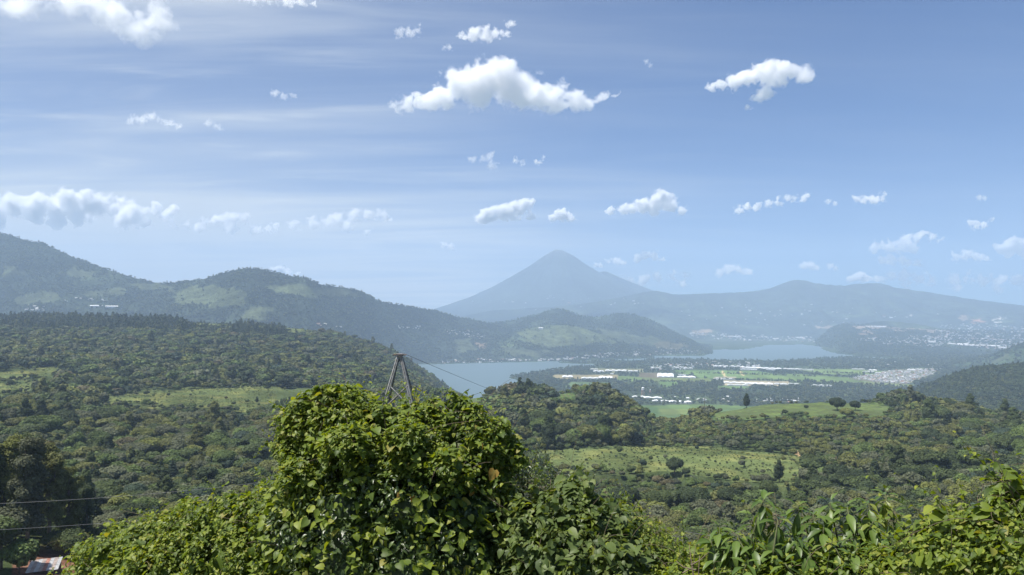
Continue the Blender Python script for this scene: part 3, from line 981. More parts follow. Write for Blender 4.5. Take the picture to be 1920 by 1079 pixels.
for q in range(2):
    add_proto(f'bush{q}', 'shrub', 'low rounded', dome_lumps(140 + q, 1.8, 1.3, 2.2, 10, 0.95, 0.55), 1.2, 0.08, 900, 0.20, 110, 0.42, 150 + q, width=1.9, top=2.4, limbs=3)

def euc_lumps(seed):
    r = np.random.default_rng(seed)
    out = []
    for i in range(46):
        f = r.random() ** 0.8
        z = 5 + 21 * f
        e = 4.6 * (1 - 0.55 * f) * (0.6 + 0.4 * min(1, f * 4))
        a = r.random() * 6.283; q = e * (0.35 + 0.65 * r.random())
        s = 0.75 + 0.75 * r.random()
        out.append((q * math.cos(a), q * math.sin(a), z, s, s, s * 1.05))
    return out


for q in range(2):
    add_proto(f'euc{q}', 'eucalyptus_tree', 'tall feathery', euc_lumps(170 + q), 25.0, 0.42, 12000, 0.26, 260, 1.1, 180 + q, core=0.42, scatter=0.34, width=4.8, top=27.0, limbs=16)

TINTS = {  # real leaf colours
    'dark green': (0.043, 0.060, 0.026),
    'deep green': (0.068, 0.091, 0.033),
    'olive': (0.114, 0.123, 0.041),
    'grey green': (0.103, 0.114, 0.064),
    'mid green': (0.093, 0.130, 0.039),
    'yellow green': (0.139, 0.153, 0.041),
    'brownish': (0.112, 0.100, 0.052),
    'blue green': (0.048, 0.071, 0.046),
}


def tint_pick(kind, r):
    if kind == 'conifer_tree': return r.choice(['dark green', 'blue green', 'deep green'])
    if kind == 'tall_tree': return r.choice(['dark green', 'deep green', 'olive', 'grey green'])
    return r.choice(['dark green', 'deep green', 'olive', 'grey green', 'mid green', 'yellow green', 'brownish', 'blue green'], p=[.12, .19, .22, .16, .17, .07, .03, .04])


# a photo-space guard: places covered by the foreground plants
FG_OUT = [(100, 1079), (180, 990), (330, 940), (500, 925), (530, 860), (540, 790), (600, 740), (720, 752), (860, 750), (965, 830), (985, 880), (1060, 890), (1140, 950), (1260, 1000), (1300, 1010), (1370, 950), (1420, 930),
          (1600, 935), (1690, 935), (1700, 1010), (1760, 950), (1870, 870), (2000, 860), (2000, 1400), (-100, 1400)]


def place_candidates():
    """Sites on the near ground: x, y, z, size, prototype, tint."""
    r = np.random.default_rng(5)
    out = []
    Y = 105.0
    xs, ys = [], []
    while Y < 3350:
        sp = 6.4 if Y < 300 else (7.4 if Y < 1300 else 8.6)
        half = 0.78 * Y + 25
        x = np.arange(-half, half, sp) + r.random() * sp
        xs.append(x + (r.random(len(x)) - 0.5) * sp * 0.9); ys.append(Y + (r.random(len(x)) - 0.5) * sp * 0.9)
        Y += sp
    return np.concatenate(xs), np.concatenate(ys), r


def forest():
    x, y, r = place_candidates()
    z = near_z(x, y)
    px, py = to_px(np.stack([x, y, z], -1))
    # leave out what the crests hide completely: beyond the plateau edge on the right, and under the lake plain
    hide = (px > 905) & (y > 1230)
    hide |= (px > 845) & (px <= 905) & (y > 1500) | (z < 12)
    _, py8 = to_px(np.stack([x, y, z + 9], -1))
    hide |= (py8 > 1095) | (px < -60) | (px > 1990)
    keep = ~hide
    x, y, z, px, py = x[keep], y[keep], z[keep], px[keep], py[keep]
    k = field_of(x, y, z)
    n = len(x)
    dens = fbm(x / 90, y / 90, 3); kindn = fbm(x / 160 + 33, y / 160, 3); tone = fbm(x / 70 + 70, y / 110, 3)
    u = r.random(n)
    sizes = (0.55 + 0.85 * r.random(n) ** 1.6) * (0.80 + 0.75 * sstep(-0.12, 0.22, fbm(x / 75 + 9, y / 75 + 3, 3)))
    sizes = np.where((r.random(n) < 0.045) & (y > 480), 1.6 + 0.5 * r.random(n), sizes)
    sizes = np.minimum(sizes, np.interp(y, [100, 250, 420, 600], [0.62, 0.85, 1.2, 9]))
    # low growth just in front of open ground, which the photograph shows free
    front = np.zeros(n, bool)
    for sft in (25, 55, 90):
        front |= field_of(x * (y + sft) / y, y + sft, near_z(x * (y + sft) / y, y + sft)) > 0
    front &= (k == 0) & (y > 300)
    protos, tints, keepi = [], [], np.ones(n, bool)
    for i in range(n):
        q = u[i]
        if k[i] in (1, 2):
            if k[i] == 1 and q < (0.92 if px[i] > 1000 else 0.45): key = 'bush%d' % (i % 2); sizes[i] = 0.18 + 0.42 * r.random() ** 2.5
            elif k[i] == 1 and q > 0.965: key = 'round%d' % (i % 3); sizes[i] = 0.3 + 0.3 * r.random()
            else: keepi[i] = False; key = 'bush0'
        elif k[i] == 3:
            key = 'pine%d' % (i % 2); sizes[i] = 0.16 + 0.1 * r.random(); keepi[i] = False
        elif px[i] < 560 and y[i] > 2000 and y[i] < 2650:
            key = ('tall%d' % (i % 2)) if q < 0.55 else 'round%d' % (i % 3)       # the dark wind-breaks on the left ridge
            sizes[i] *= 0.9
        elif q < 0.08: key = 'bush%d' % (i % 2); sizes[i] *= 1.5
        elif kindn[i] > 0.10 and q < 0.55: key = 'round%d' % (i % 3)
        elif kindn[i] < -0.20 and q < 0.22: key = ('tall%d' if q < 0.15 else 'pine%d') % (i % 2); sizes[i] *= 0.85
        elif q < 0.46: key = 'dome%d' % (i % 3)
        elif q < 0.56: key = 'flat%d' % (i % 2)
        elif q < 0.84: key = 'round%d' % (i % 3)
        elif q < 0.96: key = 'ragged%d' % (i % 2)
        else: key = 'tall%d' % (i % 2)
        if dens[i] < -0.22 and k[i] == 0 and q > 0.5 and y[i] > 400: key = 'bush%d' % (i % 2); sizes[i] = 1.3
        open_slope = (1200 < px[i] < 1740) and 560 < y[i] < 960 and k[i] == 0
        if open_slope and q < 0.78: key = 'bush%d' % (i % 2); sizes[i] = 0.9 + 1.5 * r.random() ** 1.5
        elif open_slope: sizes[i] = min(sizes[i], 0.8)
        if y[i] < 420: sizes[i] = min(sizes[i], 1.0)
        if front[i]:
            key = 'bush%d' % (i % 2) if q < 0.7 else 'dome%d' % (i % 3)
            sizes[i] = 0.8 + 0.7 * r.random() if q < 0.7 else 0.4 + 0.25 * r.random()
        tn = tint_pick(PROTO[key]['kind'], r)
        if open_slope and tn in ('dark green', 'blue green', 'deep green', 'brownish') and r.random() < 0.92: tn = ['yellow green', 'mid green', 'yellow green', 'olive'][int(q * 991) % 4]
        if k[i] == 1 and key[:4] == 'bush': tn = ['mid green', 'olive', 'yellow green', 'grey green'][int(q * 997) % 4]
        if tone[i] > 0.17 and tn in ('dark green', 'blue green'): tn = 'olive' if q < 0.6 else 'grey green'
        if tone[i] < -0.17 and tn in ('olive', 'brownish', 'yellow green'): tn = 'dark green' if q < 0.6 else 'deep green'
        if px[i] < 560 and y[i] > 2000 and r.random() < 0.7: tn = 'dark green'
        protos.append(key); tints.append(tn)
    # crowns close to the soil: the wood has no open floor
    z = z - np.array([1.9 if p[:4] in ('dome', 'flat', 'roun') else (1.2 if p[:4] in ('ragg', 'tall') else 0.1) for p in protos]) * sizes
    rot = r.random(n) * 6.283
    protos, tints = np.array(protos), np.array(tints)
    hand = []

    def put(px_, py_, Y, key, s, tn, label):
        p = at(px_, py_, Y)
        zz = float(near_z(p[0], p[1]))
        hand.append((p[0], p[1], zz, key, s, tn, label))
    # single trees one can point to in the photograph
    put(1400, 755, 985, 'tall0', 1.25, 'dark green', 'tall dark tree standing alone on the skyline at the left end of the maize field')
    put(1057, 845, 640, 'low0', 2.0, 'dark green', 'big dark round tree at the upper left corner of the scrubby pasture')
    put(1264, 820, 760, 'low0', 1.15, 'dark green', 'dark round tree in the scrub just above the pasture')
    put(1677, 778, 900, 'low0', 1.4, 'dark green', 'dark round tree at the right end of the maize field')
    put(1570, 792, 850, 'low0', 1.9, 'dark green', 'broad dark tree at the lower edge of the maize field, larger of two')
    put(1604, 795, 845, 'low0', 1.4, 'dark green', 'smaller dark tree beside the broad one below the maize field')
    put(1567, 770, 905, 'round0', 0.65, 'dark green', 'small dark tree in front of the maize rows above the broad tree')
    put(1461, 905, 460, 'tall1', 0.88, 'dark green', 'slim dark tree with bare trunk standing alone in the scrubby pasture')
    put(1265, 893, 480, 'low0', 1.25, 'dark green', 'dark spreading tree at the lower edge of the scrubby pasture')
    put(1523, 920, 440, 'tall0', 0.95, 'deep green', 'tall shaggy green tree at the right edge of the scrubby pasture')
    put(1668, 745, 1010, 'round1', 1.25, 'dark green', 'dark rounded tree highest on the skyline right of the maize field')
    put(1588, 815, 790, 'dome2', 1.2, 'yellow green', 'yellowish domed tree below the broad dark tree under the maize field')
    put(1512, 783, 880, 'bush0', 1.6, 'dark green', 'tiny dark round bush in the middle of the maize field edge')
    put(895, 770, 830, 'low0', 1.2, 'dark green', 'dark tree clump standing in the bright crop patch on the middle ridge')
    put(1043, 755, 940, 'tall1', 0.6, 'dark green', 'dark upright tree beside the small bright crop patch on the middle ridge')
    put(233, 768, 800, 'round0', 0.8, 'deep green', 'rounded tree at the left end of the long pasture')
    put(227, 747, 880, 'round1', 0.72, 'dark green', 'small round tree on the upper left corner of the long pasture')
    put(244, 747, 880, 'round2', 0.75, 'deep green', 'lollipop shaped tree on the upper edge of the long pasture')
    put(275, 744, 890, 'dome1', 0.62, 'dark green', 'dark tree with visible trunk on the upper edge of the long pasture')
    put(316, 748, 880, 'round0', 0.5, 'dark green', 'little dark tree standing in the middle of the long pasture')
    put(438, 758, 820, 'round2', 0.55, 'dark green', 'little dark round tree in the right half of the long pasture')
    put(482, 745, 860, 'tall0', 0.5, 'dark green', 'slender dark tree near the right end of the long pasture')
    put(20, 720, 900, 'round1', 0.9, 'dark green', 'dark tree between the two small pastures by the left edge')
    # the big dark eucalyptus stand on the left edge
    for i, (ex, ey, Y, s, tn) in enumerate([(8, 1030, 190, 0.98, 'yellow green'), (52, 1030, 186, 1.04, 'grey green'), (92, 1025, 195, 0.95, 'olive'), (128, 1015, 200, 0.78, 'yellow green'),
                                            (-30, 1030, 185, 1.0, 'deep green'), (160, 1000, 205, 0.6, 'dark green'), (30, 1005, 215, 1.0, 'deep green'), (75, 1005, 218, 0.98, 'brownish')]):
        put(ex, ey, Y, 'euc%d' % (i % 2), s, tn, None)
    put(175, 985, 225, 'pine0', 1.0, 'dark green', 'dark pointed conifer just right of the tall eucalyptus stand')
    put(205, 985, 215, 'dome0', 0.8, 'grey green', 'grey green bushy tree right of the eucalyptus stand above the vines')
    put(2, 1075, 164, 'round1', 1.25, 'grey green', 'grey green leafy tree in the bottom left corner beside the shed')
    put(36, 1079, 162, 'bush0', 2.3, 'mid green', 'low green bush left of the shed in the bottom left corner')
    put(-28, 1079, 160, 'ragged0', 1.1, 'deep green', 'deep green tree cut off by the left edge beside the shed')
    for i, (ex, ey, Y, key, s, tn, label) in enumerate([
            (1105, 940, 372, 'dome0', 1.2, 'dark green', 'first big dark crown below the scrubby pasture, beside the vine bush'),
            (1172, 945, 366, 'dome1', 1.35, 'dark green', 'second big dark crown below the scrubby pasture'),
            (1238, 950, 362, 'dome2', 1.2, 'deep green', 'broad deep green crown below the left end of the scrubby pasture'),
            (1300, 950, 360, 'dome0', 1.3, 'dark green', 'big dark crown below the middle of the scrubby pasture'),
            (1368, 950, 362, 'dome1', 1.15, 'dark green', 'dark domed crown just above the drooping broadleaf shrub'),
            (1440, 935, 385, 'round0', 1.2, 'deep green', 'rounded deep green tree below the lone slim tree in the pasture'),
            (1560, 915, 430, 'tall1', 0.85, 'dark green', 'dark upright tree right of the tall shaggy one by the pasture'),
            (1640, 905, 450, 'tall0', 0.9, 'dark green', 'dark shaggy tree in the gully right of the pasture'),
            (1700, 925, 410, 'ragged0', 1.1, 'dark green', 'dark ragged tree in the gully left of the climbing vine'),
            (1765, 905, 440, 'tall1', 0.8, 'dark green', 'dark pointed tree above the climbing vine at the right'),
            (1745, 835, 640, 'low0', 1.7, 'dark green', 'lowest dark tree of the dark grove on the right shoulder'),
            (1775, 815, 700, 'tall0', 1.15, 'dark green', 'dark shaggy tree in the grove on the right shoulder, left side'),
            (1805, 800, 760, 'low0', 1.9, 'dark green', 'broad dark tree in the middle of the grove on the right shoulder'),
            (1838, 795, 790, 'tall1', 1.1, 'dark green', 'tall dark tree in the grove on the right shoulder, right side'),
            (1790, 782, 850, 'low0', 1.7, 'deep green', 'highest dark tree of the grove on the right shoulder'),
            (1858, 812, 740, 'low0', 1.4, 'dark green', 'small dark tree at the right end of the grove on the right shoulder'),
            (318, 716, 1120, 'tall0', 1.35, 'grey green', 'tall grey green crown in the wood above the left end of the long pasture'),
            (352, 712, 1150, 'low0', 2.6, 'deep green', 'massive round crown in the wood above the long pasture'),
            (398, 708, 1180, 'tall1', 1.35, 'deep green', 'tall deep green crown in the wood above the middle of the long pasture'),
            (440, 705, 1200, 'low0', 2.4, 'grey green', 'massive grey green crown in the wood above the right half of the long pasture'),
            (490, 702, 1200, 'low0', 2.0, 'deep green', 'large deep green crown in the wood above the sapling plot'),
            (150, 700, 1150, 'low0', 2.3, 'dark green', 'massive dark crown in the wood right of the two small pastures')]):
        put(ex, ey, Y, key, s, tn, label)
    hx = np.array([h[0] for h in hand]); hy = np.array([h[1] for h in hand])
    for j, h in enumerate(hand):
        rad = PROTO[h[3]]['width'] * h[4] * 0.9
        dy = y - hy[j]
        # no tree may stand on the same ground, nor close in front of a marked one
        keepi &= ~((np.hypot(x - hx[j], dy) < rad) | ((np.abs(x - hx[j]) < rad * 0.7) & (dy < 0) & (dy > -rad * 5.0) & (k > 0) & (hy[j] > 300)))
    keepi &= ~((px < 165) & (y < 182))
    w = np.array([PROTO[p]['width'] for p in protos]) * sizes
    top = np.array([PROTO[p]['top'] for p in protos]) * sizes
    # rank for individuals by how large they show
    pxc, pyc = to_px(np.stack([x, y, z + top * 0.6], -1))
    vis = keepi & (pxc > -20) & (pxc < 1940) & (pyc < 1085) & ~inside(pxc, pyc, FG_OUT)
    rank = np.where(vis, w * np.sqrt(top / 8) / y, 0)
    limit = {'broadleaf_tree': 260, 'tall_tree': 60, 'conifer_tree': 60, 'shrub': 170}
    chosen = np.zeros(n, bool)
    kinds = np.array([PROTO[p]['kind'] for p in protos])
    for kd, lim in limit.items():
        idx = np.where((kinds == kd) & (rank > 0))[0]
        idx = idx[np.argsort(-rank[idx])][:lim]
        chosen[idx] = True
    rest = keepi & ~chosen
    singles = [(x[i], y[i], z[i], protos[i], sizes[i], tints[i], None, rot[i]) for i in np.where(chosen)[0]]
    singles += [(*h, float(j)) for j, h in enumerate(hand)]
    sap = np.where(k == 3)[0]
    # pieces for the scatter
    return singles, (x[rest], y[rest], z[rest], protos[rest], tints[rest], sizes[rest], rot[rest], pxc[rest], pyc[rest], k[rest])


PLACES = [  # photo polygon, words for where it stands
    ([(-100, 560), (640, 560), (640, 640), (-100, 640)], 'on the dark skyline ridge at the left'),
    ([(640, 560), (1000, 600), (1000, 760), (640, 735)], 'on the spur running down to the lake'),
    ([(-100, 640), (640, 640), (640, 690), (-100, 690)], 'in the forest below the left ridge'),
    ([(-100, 690), (180, 690), (180, 770), (-100, 770)], 'around the two small pastures at the left'),
    ([(180, 690), (640, 690), (640, 728), (180, 728)], 'in the forest above the long pasture'),
    ([(180, 728), (640, 728), (640, 776), (180, 776)], 'in or beside the long pasture'),
    ([(-100, 770), (180, 770), (180, 860), (-100, 860)], 'in the forest above the eucalyptus stand'),
    ([(180, 776), (360, 776), (360, 860), (180, 860)], 'in the forest below the long pasture'),
    ([(360, 776), (620, 776), (620, 860), (360, 860)], 'in the forest left of the vine covered bush'),
    ([(-100, 860), (180, 860), (180, 1100), (-100, 1100)], 'in the eucalyptus stand at the left edge'),
    ([(180, 860), (360, 860), (360, 1000), (180, 1000)], 'behind the two wires on the left slope'),
    ([(360, 860), (620, 860), (620, 1000), (360, 1000)], 'behind the wires beside the vine covered bush'),
    ([(840, 720), (1240, 720), (1240, 768), (840, 768)], 'on the crest of the middle ridge before the plain'),
    ([(840, 768), (1010, 768), (1010, 840), (840, 840)], 'right behind the vine covered bush'),
    ([(1010, 768), (1240, 768), (1240, 840), (1010, 840)], 'on the middle ridge above the scrubby pasture'),
    ([(960, 840), (1240, 840), (1240, 895), (960, 895)], 'in the left half of the scrubby pasture'),
    ([(1240, 840), (1520, 840), (1520, 905), (1240, 905)], 'in the right half of the scrubby pasture'),
    ([(1240, 740), (1700, 740), (1700, 790), (1240, 790)], 'along the maize field on the right hilltop'),
    ([(1240, 790), (1480, 790), (1480, 840), (1240, 840)], 'on the scrub slope below the maize field'),
    ([(1480, 790), (1720, 790), (1720, 860), (1480, 860)], 'on the bushy slope under the broad dark tree'),
    ([(1700, 740), (2000, 740), (2000, 800), (1700, 800)], 'on the right shoulder of the hilltop'),
    ([(1720, 800), (2000, 800), (2000, 870), (1720, 870)], 'on the dark wooded slope at the right edge'),
    ([(1520, 860), (1720, 860), (1720, 960), (1520, 960)], 'in the gully right of the scrubby pasture'),
    ([(1720, 870), (2000, 870), (2000, 1000), (1720, 1000)], 'above the climbing vine at the right edge'),
    ([(960, 895), (1240, 895), (1240, 1000), (960, 1000)], 'in the dark wood below the scrubby pasture, left side'),
    ([(1240, 905), (1520, 905), (1520, 1100), (1240, 1100)], 'in the dark wood behind the drooping broadleaf shrub'),
    ([(1520, 960), (2000, 960), (2000, 1100), (1520, 1100)], 'in the dark wood behind the foreground on the right'),
]
GROUPS = {'broadleaf_tree': 'broadleaf trees of the forest', 'tall_tree': 'tall upright trees', 'conifer_tree': 'dark conifers among the forest', 'shrub': 'shrubs on the pastures and slopes', 'eucalyptus_tree': 'eucalyptus trees of the stand at the left'}
CATS = {'eucalyptus_tree': 'tree', 'broadleaf_tree': 'tree', 'tall_tree': 'tree', 'conifer_tree': 'conifer', 'shrub': 'shrub'}
ORD = ['', 'second', 'third', 'fourth', 'fifth', 'sixth', 'seventh', 'eighth', 'ninth', 'tenth']


def plant_single_trees(singles):
    rows = []
    for (x, y, z, key, s, tn, label, rz) in singles:
        p = PROTO[key]
        qx, qy = to_px(np.array([x, y, z + p['top'] * s * 0.6]))
        rows.append([x, y, z, key, s, tn, label, rz, float(qx), float(qy)])
    buckets = {}
    for i, r_ in enumerate(rows):
        if r_[6]: continue
        where = next((w for poly, w in PLACES if inside(r_[8], r_[9], poly)), 'on the wooded slope')
        p = PROTO[r_[3]]
        size = 'large ' if r_[4] > 1.15 else ('small ' if r_[4] < 0.75 else '')
        noun = {'eucalyptus_tree': 'eucalyptus', 'broadleaf_tree': 'tree', 'tall_tree': 'tree', 'conifer_tree': 'conifer', 'shrub': 'bush'}[p['kind']]
        buckets.setdefault((f"{size}{r_[5]} {p['words']} {noun}", where), []).append(i)
    for (what, where), ids in buckets.items():
        ids.sort(key=lambda i: rows[i][8])
        for j, i in enumerate(ids):
            if len(ids) == 1: rows[i][6] = f'{what} {where}'
            elif j == 0: rows[i][6] = f'leftmost {what} {where}'
            elif j == len(ids) - 1: rows[i][6] = f'rightmost {what} {where}'
            else: rows[i][6] = f'{ORD[min(j, 9)]} {what} from the left {where}' if j < 10 else f'{what} {where}'
            wl = rows[i][6].split()
            if len(wl) > 16: rows[i][6] = ' '.join(wl[:16])
    for (x, y, z, key, s, tn, label, rz, qx, qy) in rows:
        p = PROTO[key]
        nm = p['kind']
        root = empty(nm, (x, y, z), rz)
        root.scale = (s, s, s)
        tag(root, label, CATS[p['kind']], GROUPS[p['kind']])
        c = link('crown', p['near'] if y / s < 800 else p['mid'], root)
        c.color = (*TINTS[tn], 1)
        link('trunk', p['trunk'], root)


def scatter(name, P, idx, sc, rot, meshes, tint):
    """Many plants as one object: points that carry instances of the source plants."""
    coll = bpy.data.collections.new(name + '_sources')
    for i, me in enumerate(meshes):
        o = bpy.data.objects.new('%s_source_%03d' % (name, i), me)
        coll.objects.link(o)
    me = bpy.data.meshes.new(name)
    me.vertices.add(len(P))
    me.vertices.foreach_set('co', np.ascontiguousarray(P, np.float32).ravel())
    a = me.attributes.new('size', 'FLOAT_VECTOR', 'POINT')
    a.data.foreach_set('vector', np.ascontiguousarray(sc, np.float32).ravel())
    a = me.attributes.new('turn', 'FLOAT', 'POINT'); a.data.foreach_set('value', np.ascontiguousarray(rot, np.float32))
    a = me.attributes.new('tint', 'FLOAT_VECTOR', 'POINT')
    a.data.foreach_set('vector', np.ascontiguousarray(tint, np.float32).ravel())
    a = me.attributes.new('which', 'INT', 'POINT'); a.data.foreach_set('value', np.ascontiguousarray(idx, np.int32))
    o = link(name, me)
    tag(o, kind='stuff')
    ng = bpy.data.node_groups.new(name + '_scatter', 'GeometryNodeTree')
    ng.interface.new_socket('Geometry', in_out='INPUT', socket_type='NodeSocketGeometry')
    ng.interface.new_socket('Geometry', in_out='OUTPUT', socket_type='NodeSocketGeometry')
    N, L = ng.nodes.new, ng.links.new
    gi, go = N('NodeGroupInput'), N('NodeGroupOutput')
    mp = N('GeometryNodeMeshToPoints')
    ci = N('GeometryNodeCollectionInfo')
    ci.inputs['Collection'].default_value = coll
    ci.inputs['Separate Children'].default_value = True
    ci.inputs['Reset Children'].default_value = True
    io = N('GeometryNodeInstanceOnPoints')
    io.inputs['Pick Instance'].default_value = True

    def named(n, t):
        q = N('GeometryNodeInputNamedAttribute'); q.data_type = t; q.inputs['Name'].default_value = n
        return [s for s in q.outputs if s.enabled and s.name == 'Attribute'][0]
    cx = N('ShaderNodeCombineXYZ')
    L(named('turn', 'FLOAT'), cx.inputs[2])
    L(gi.outputs[0], mp.inputs[0]); L(mp.outputs[0], io.inputs['Points']); L(ci.outputs[0], io.inputs['Instance'])
    L(named('which', 'INT'), io.inputs['Instance Index']); L(cx.outputs[0], io.inputs['Rotation']); L(named('size', 'FLOAT_VECTOR'), io.inputs['Scale'])
    L(io.outputs[0], go.inputs[0])
    md = o.modifiers.new('scatter', 'NODES')
    md.node_group = ng
    return o


def plant_forest():
    singles, (x, y, z, pr, tn, sz, rot, qx, qy, k) = forest()
    plant_single_trees(singles)
    names = sorted(PROTO)
    tl = list(TINTS)
    # sources: every shape in every tint, finer ones for nearer ground
    for nm, lod, sel in (('forest', 'near', y < 270), ('plateau_forest', 'mid', (y >= 270) & (y < 700)), ('distant_forest', 'far', y >= 700)):
        src = [PROTO[p][lod] for p in names]
        idx = np.array([names.index(p) for p in pr[sel]])
        tint = np.array([TINTS[t] for t in tn[sel]])
        s = sz[sel]
        scatter(nm, np.stack([x[sel], y[sel], z[sel]], -1), idx, np.stack([s, s, s * (0.85 + 0.3 * rng.random(len(s)))], -1), rot[sel], src, tint)


plant_forest()


def surface_points(n, pxr, pyr, obj, r):
    """Random ground sites on a relief mesh, by its own faces."""
    me = obj.data
    V = np.empty(len(me.vertices) * 3, np.float32); me.vertices.foreach_get('co', V); V = V.reshape(-1, 3).astype(float)
    F = np.empty(len(me.polygons) * 4, np.int32); me.polygons.foreach_get('vertices', F); F = F.reshape(-1, 4)
    a = V[F[:, 0]]; e1 = V[F[:, 1]] - a; e2 = V[F[:, 3]] - a
    area = np.linalg.norm(np.cross(e1, e2), axis=1)
    k = r.choice(len(F), size=n, p=area / area.sum())
    u, v = r.random((n, 1)), r.random((n, 1))
    P = a[k] + e1[k] * u + e2[k] * v
    qx, qy = to_px(P)
    m = (qx > pxr[0]) & (qx < pxr[1]) & (qy > pyr[0]) & (qy < pyr[1])
    return P[m], F[k, 0][m]


def far_woods():
    r = np.random.default_rng(31)
    names = ['dome0', 'dome1', 'flat0', 'round0', 'round1', 'ragged0', 'tall0']
    dark = ['dark green', 'deep green', 'blue green', 'olive', 'grey green']
    src = [PROTO[p]['far'] for p in names]
    w = np.array([.3, .3, .2, .12, .08])

    def go(name, P, smin, smax, w=w):
        n = len(P)
        s = smin + (smax - smin) * r.random(n)
        idx = r.integers(0, len(src), n)
        tint = np.array([TINTS[t] for t in dark])[r.choice(5, size=n, p=w)]
        scatter(name, P - np.array([0, 0, 0.8]), idx, np.stack([s, s, s * (0.9 + 0.3 * r.random(n))], -1), r.random(n) * 6.28, src, tint)
    P, _ = surface_points(52000, (1640, 1960), (660, 860), hill_right, r)
    P = P[P[:, 1] < 2480]
    go('hillside_forest', P, 0.75, 1.35, np.array([.55, .22, .15, .05, .03]))
    # the canopy that covers the far hills
    for hn, cnt, box, s0 in (('mountain', 95000, (-20, 1070, 420, 690), 0.95), ('hill', 16000, (860, 1345, 570, 672), 1.0), ('foothill', 9000, (870, 1235, 600, 672), 0.95), ('headland', 22000, (1520, 1940, 600, 690), 1.2), ('valley_slope', 6000, (1680, 1940, 630, 710), 1.1)):
        P, f = surface_points(cnt, box[:2], box[2:], bpy.data.objects[hn], r)
        ok = ~OPEN[hn][f] | (r.random(len(P)) < 0.05)
        ok &= (fbm(P[:, 0] / 230 + 3, P[:, 1] / 230, 3) > -0.13) | (r.random(len(P)) < 0.3)
        if hn == 'headland': ok &= (to_px(P)[0] < 1740) | (r.random(len(P)) < 0.35)
        go(hn + '_forest', P[ok], s0 * 0.7, s0 * 1.5)
    # tussocks that roughen the pastures
    gx = r.random(60000) * 1700 - 900; gy = 380 + 640 * r.random(60000)
    gx, gy = gx[np.abs(gx) < gy * 0.72], gy[np.abs(gx) < gy * 0.72]
    gz = near_z(gx, gy)
    m = (field_of(gx, gy, gz) == 1) & (fbm(gx / 18, gy / 18, 3) > -0.10)
    P = np.column_stack([gx, gy, gz])[m]
    s = 0.10 + 0.26 * r.random(len(P)) ** 2
    scatter('pasture_tussocks', P, r.integers(0, 2, len(P)), np.stack([s * 1.3, s * 1.3, s], -1), r.random(len(P)) * 6.28, [PROTO['bush0']['far'], PROTO['bush1']['far']],
            np.array([(0.080, 0.104, 0.036), (0.092, 0.112, 0.040), (0.066, 0.092, 0.030)])[r.integers(0, 3, len(P))])
    # saplings in rows beside the long pasture
    g = []
    for a in np.arange(-400, 0, 5.5):
        for b in np.arange(600, 1100, 5.5):
            g.append((a + b * 0.15, b))
    g = np.array(g) + r.normal(size=(len(g), 2)) * 0.5
    zz = near_z(g[:, 0], g[:, 1])
    m = field_of(g[:, 0], g[:, 1], zz) == 3
    P = np.column_stack([g, zz])[m]
    print('saplings', len(P))
    scatter('sapling_rows', P, r.integers(0, 2, len(P)), np.repeat(0.26 + 0.14 * r.random((len(P), 1)), 3, 1), r.random(len(P)) * 6.28,
            [PROTO['pine0']['far'], PROTO['pine1']['far']], np.array([TINTS['deep green'], TINTS['mid green']])[r.integers(0, 2, len(P))])
    # woods and tree lines on the plain
    n = 120000
    qx = 560 + 1420 * r.random(n); qy = 661 + 115 * r.random(n) ** 0.9
    P = at_z(qx, qy, 2.0)
    w1 = fbm(P[:, 0] / 60, P[:, 1] / 60, 3); w2 = fbm(P[:, 0] / 60 + 9, P[:, 1] / 60, 3)
    bad = inside(qx + w1 * 9, qy + w2 * 2.2, LAKE) | inside(qx + w1 * 9, qy + w2 * 2.2 + 1.0, LAKE)
    bad |= plain_cover(qx, qy) >= 0
    for b in BUILT:
        bad |= (qx > b[0] - 2) & (qx < b[1] + 2) & (qy > b[2] - 0.5) & (qy < b[3] + 2.5)
    d = fbm(P[:, 0] / 180 + 4, P[:, 1] / 180, 3)
    bad |= (d < -0.12) & (r.random(n) < 0.75)
    bad |= (qx < 880) & (qy > 690) | (P[:, 1] < 2350)
    # a uniform density per square metre: pixels far away cover more ground
    acc = (P[:, 1] / 8500.0) ** 2.2
    bad |= r.random(n) > np.clip(acc * 1.5, 0.1, 1)
    go('plain_woods', P[~bad], 0.8, 1.5)
    # tree lines along the field edges
    E = []
    for a, b in (((1355, 712), (1480, 716)), ((1270, 700), (1470, 703)), ((1430, 714), (1690, 725)), ((1200, 716), (1340, 718)), ((1060, 716), (1160, 717)), ((1500, 699), (1640, 702)), ((1180, 758), (1330, 757)), ((1370, 702), (1530, 707))):
        m = 60
        f = r.random(m)
        ex, ey = a[0] + (b[0] - a[0]) * f, a[1] + (b[1] - a[1]) * f + r.normal(size=m) * 0.3
        E.append(at_z(ex, ey, 2.0))
    go('field_tree_lines', np.concatenate(E), 0.5, 1.1)


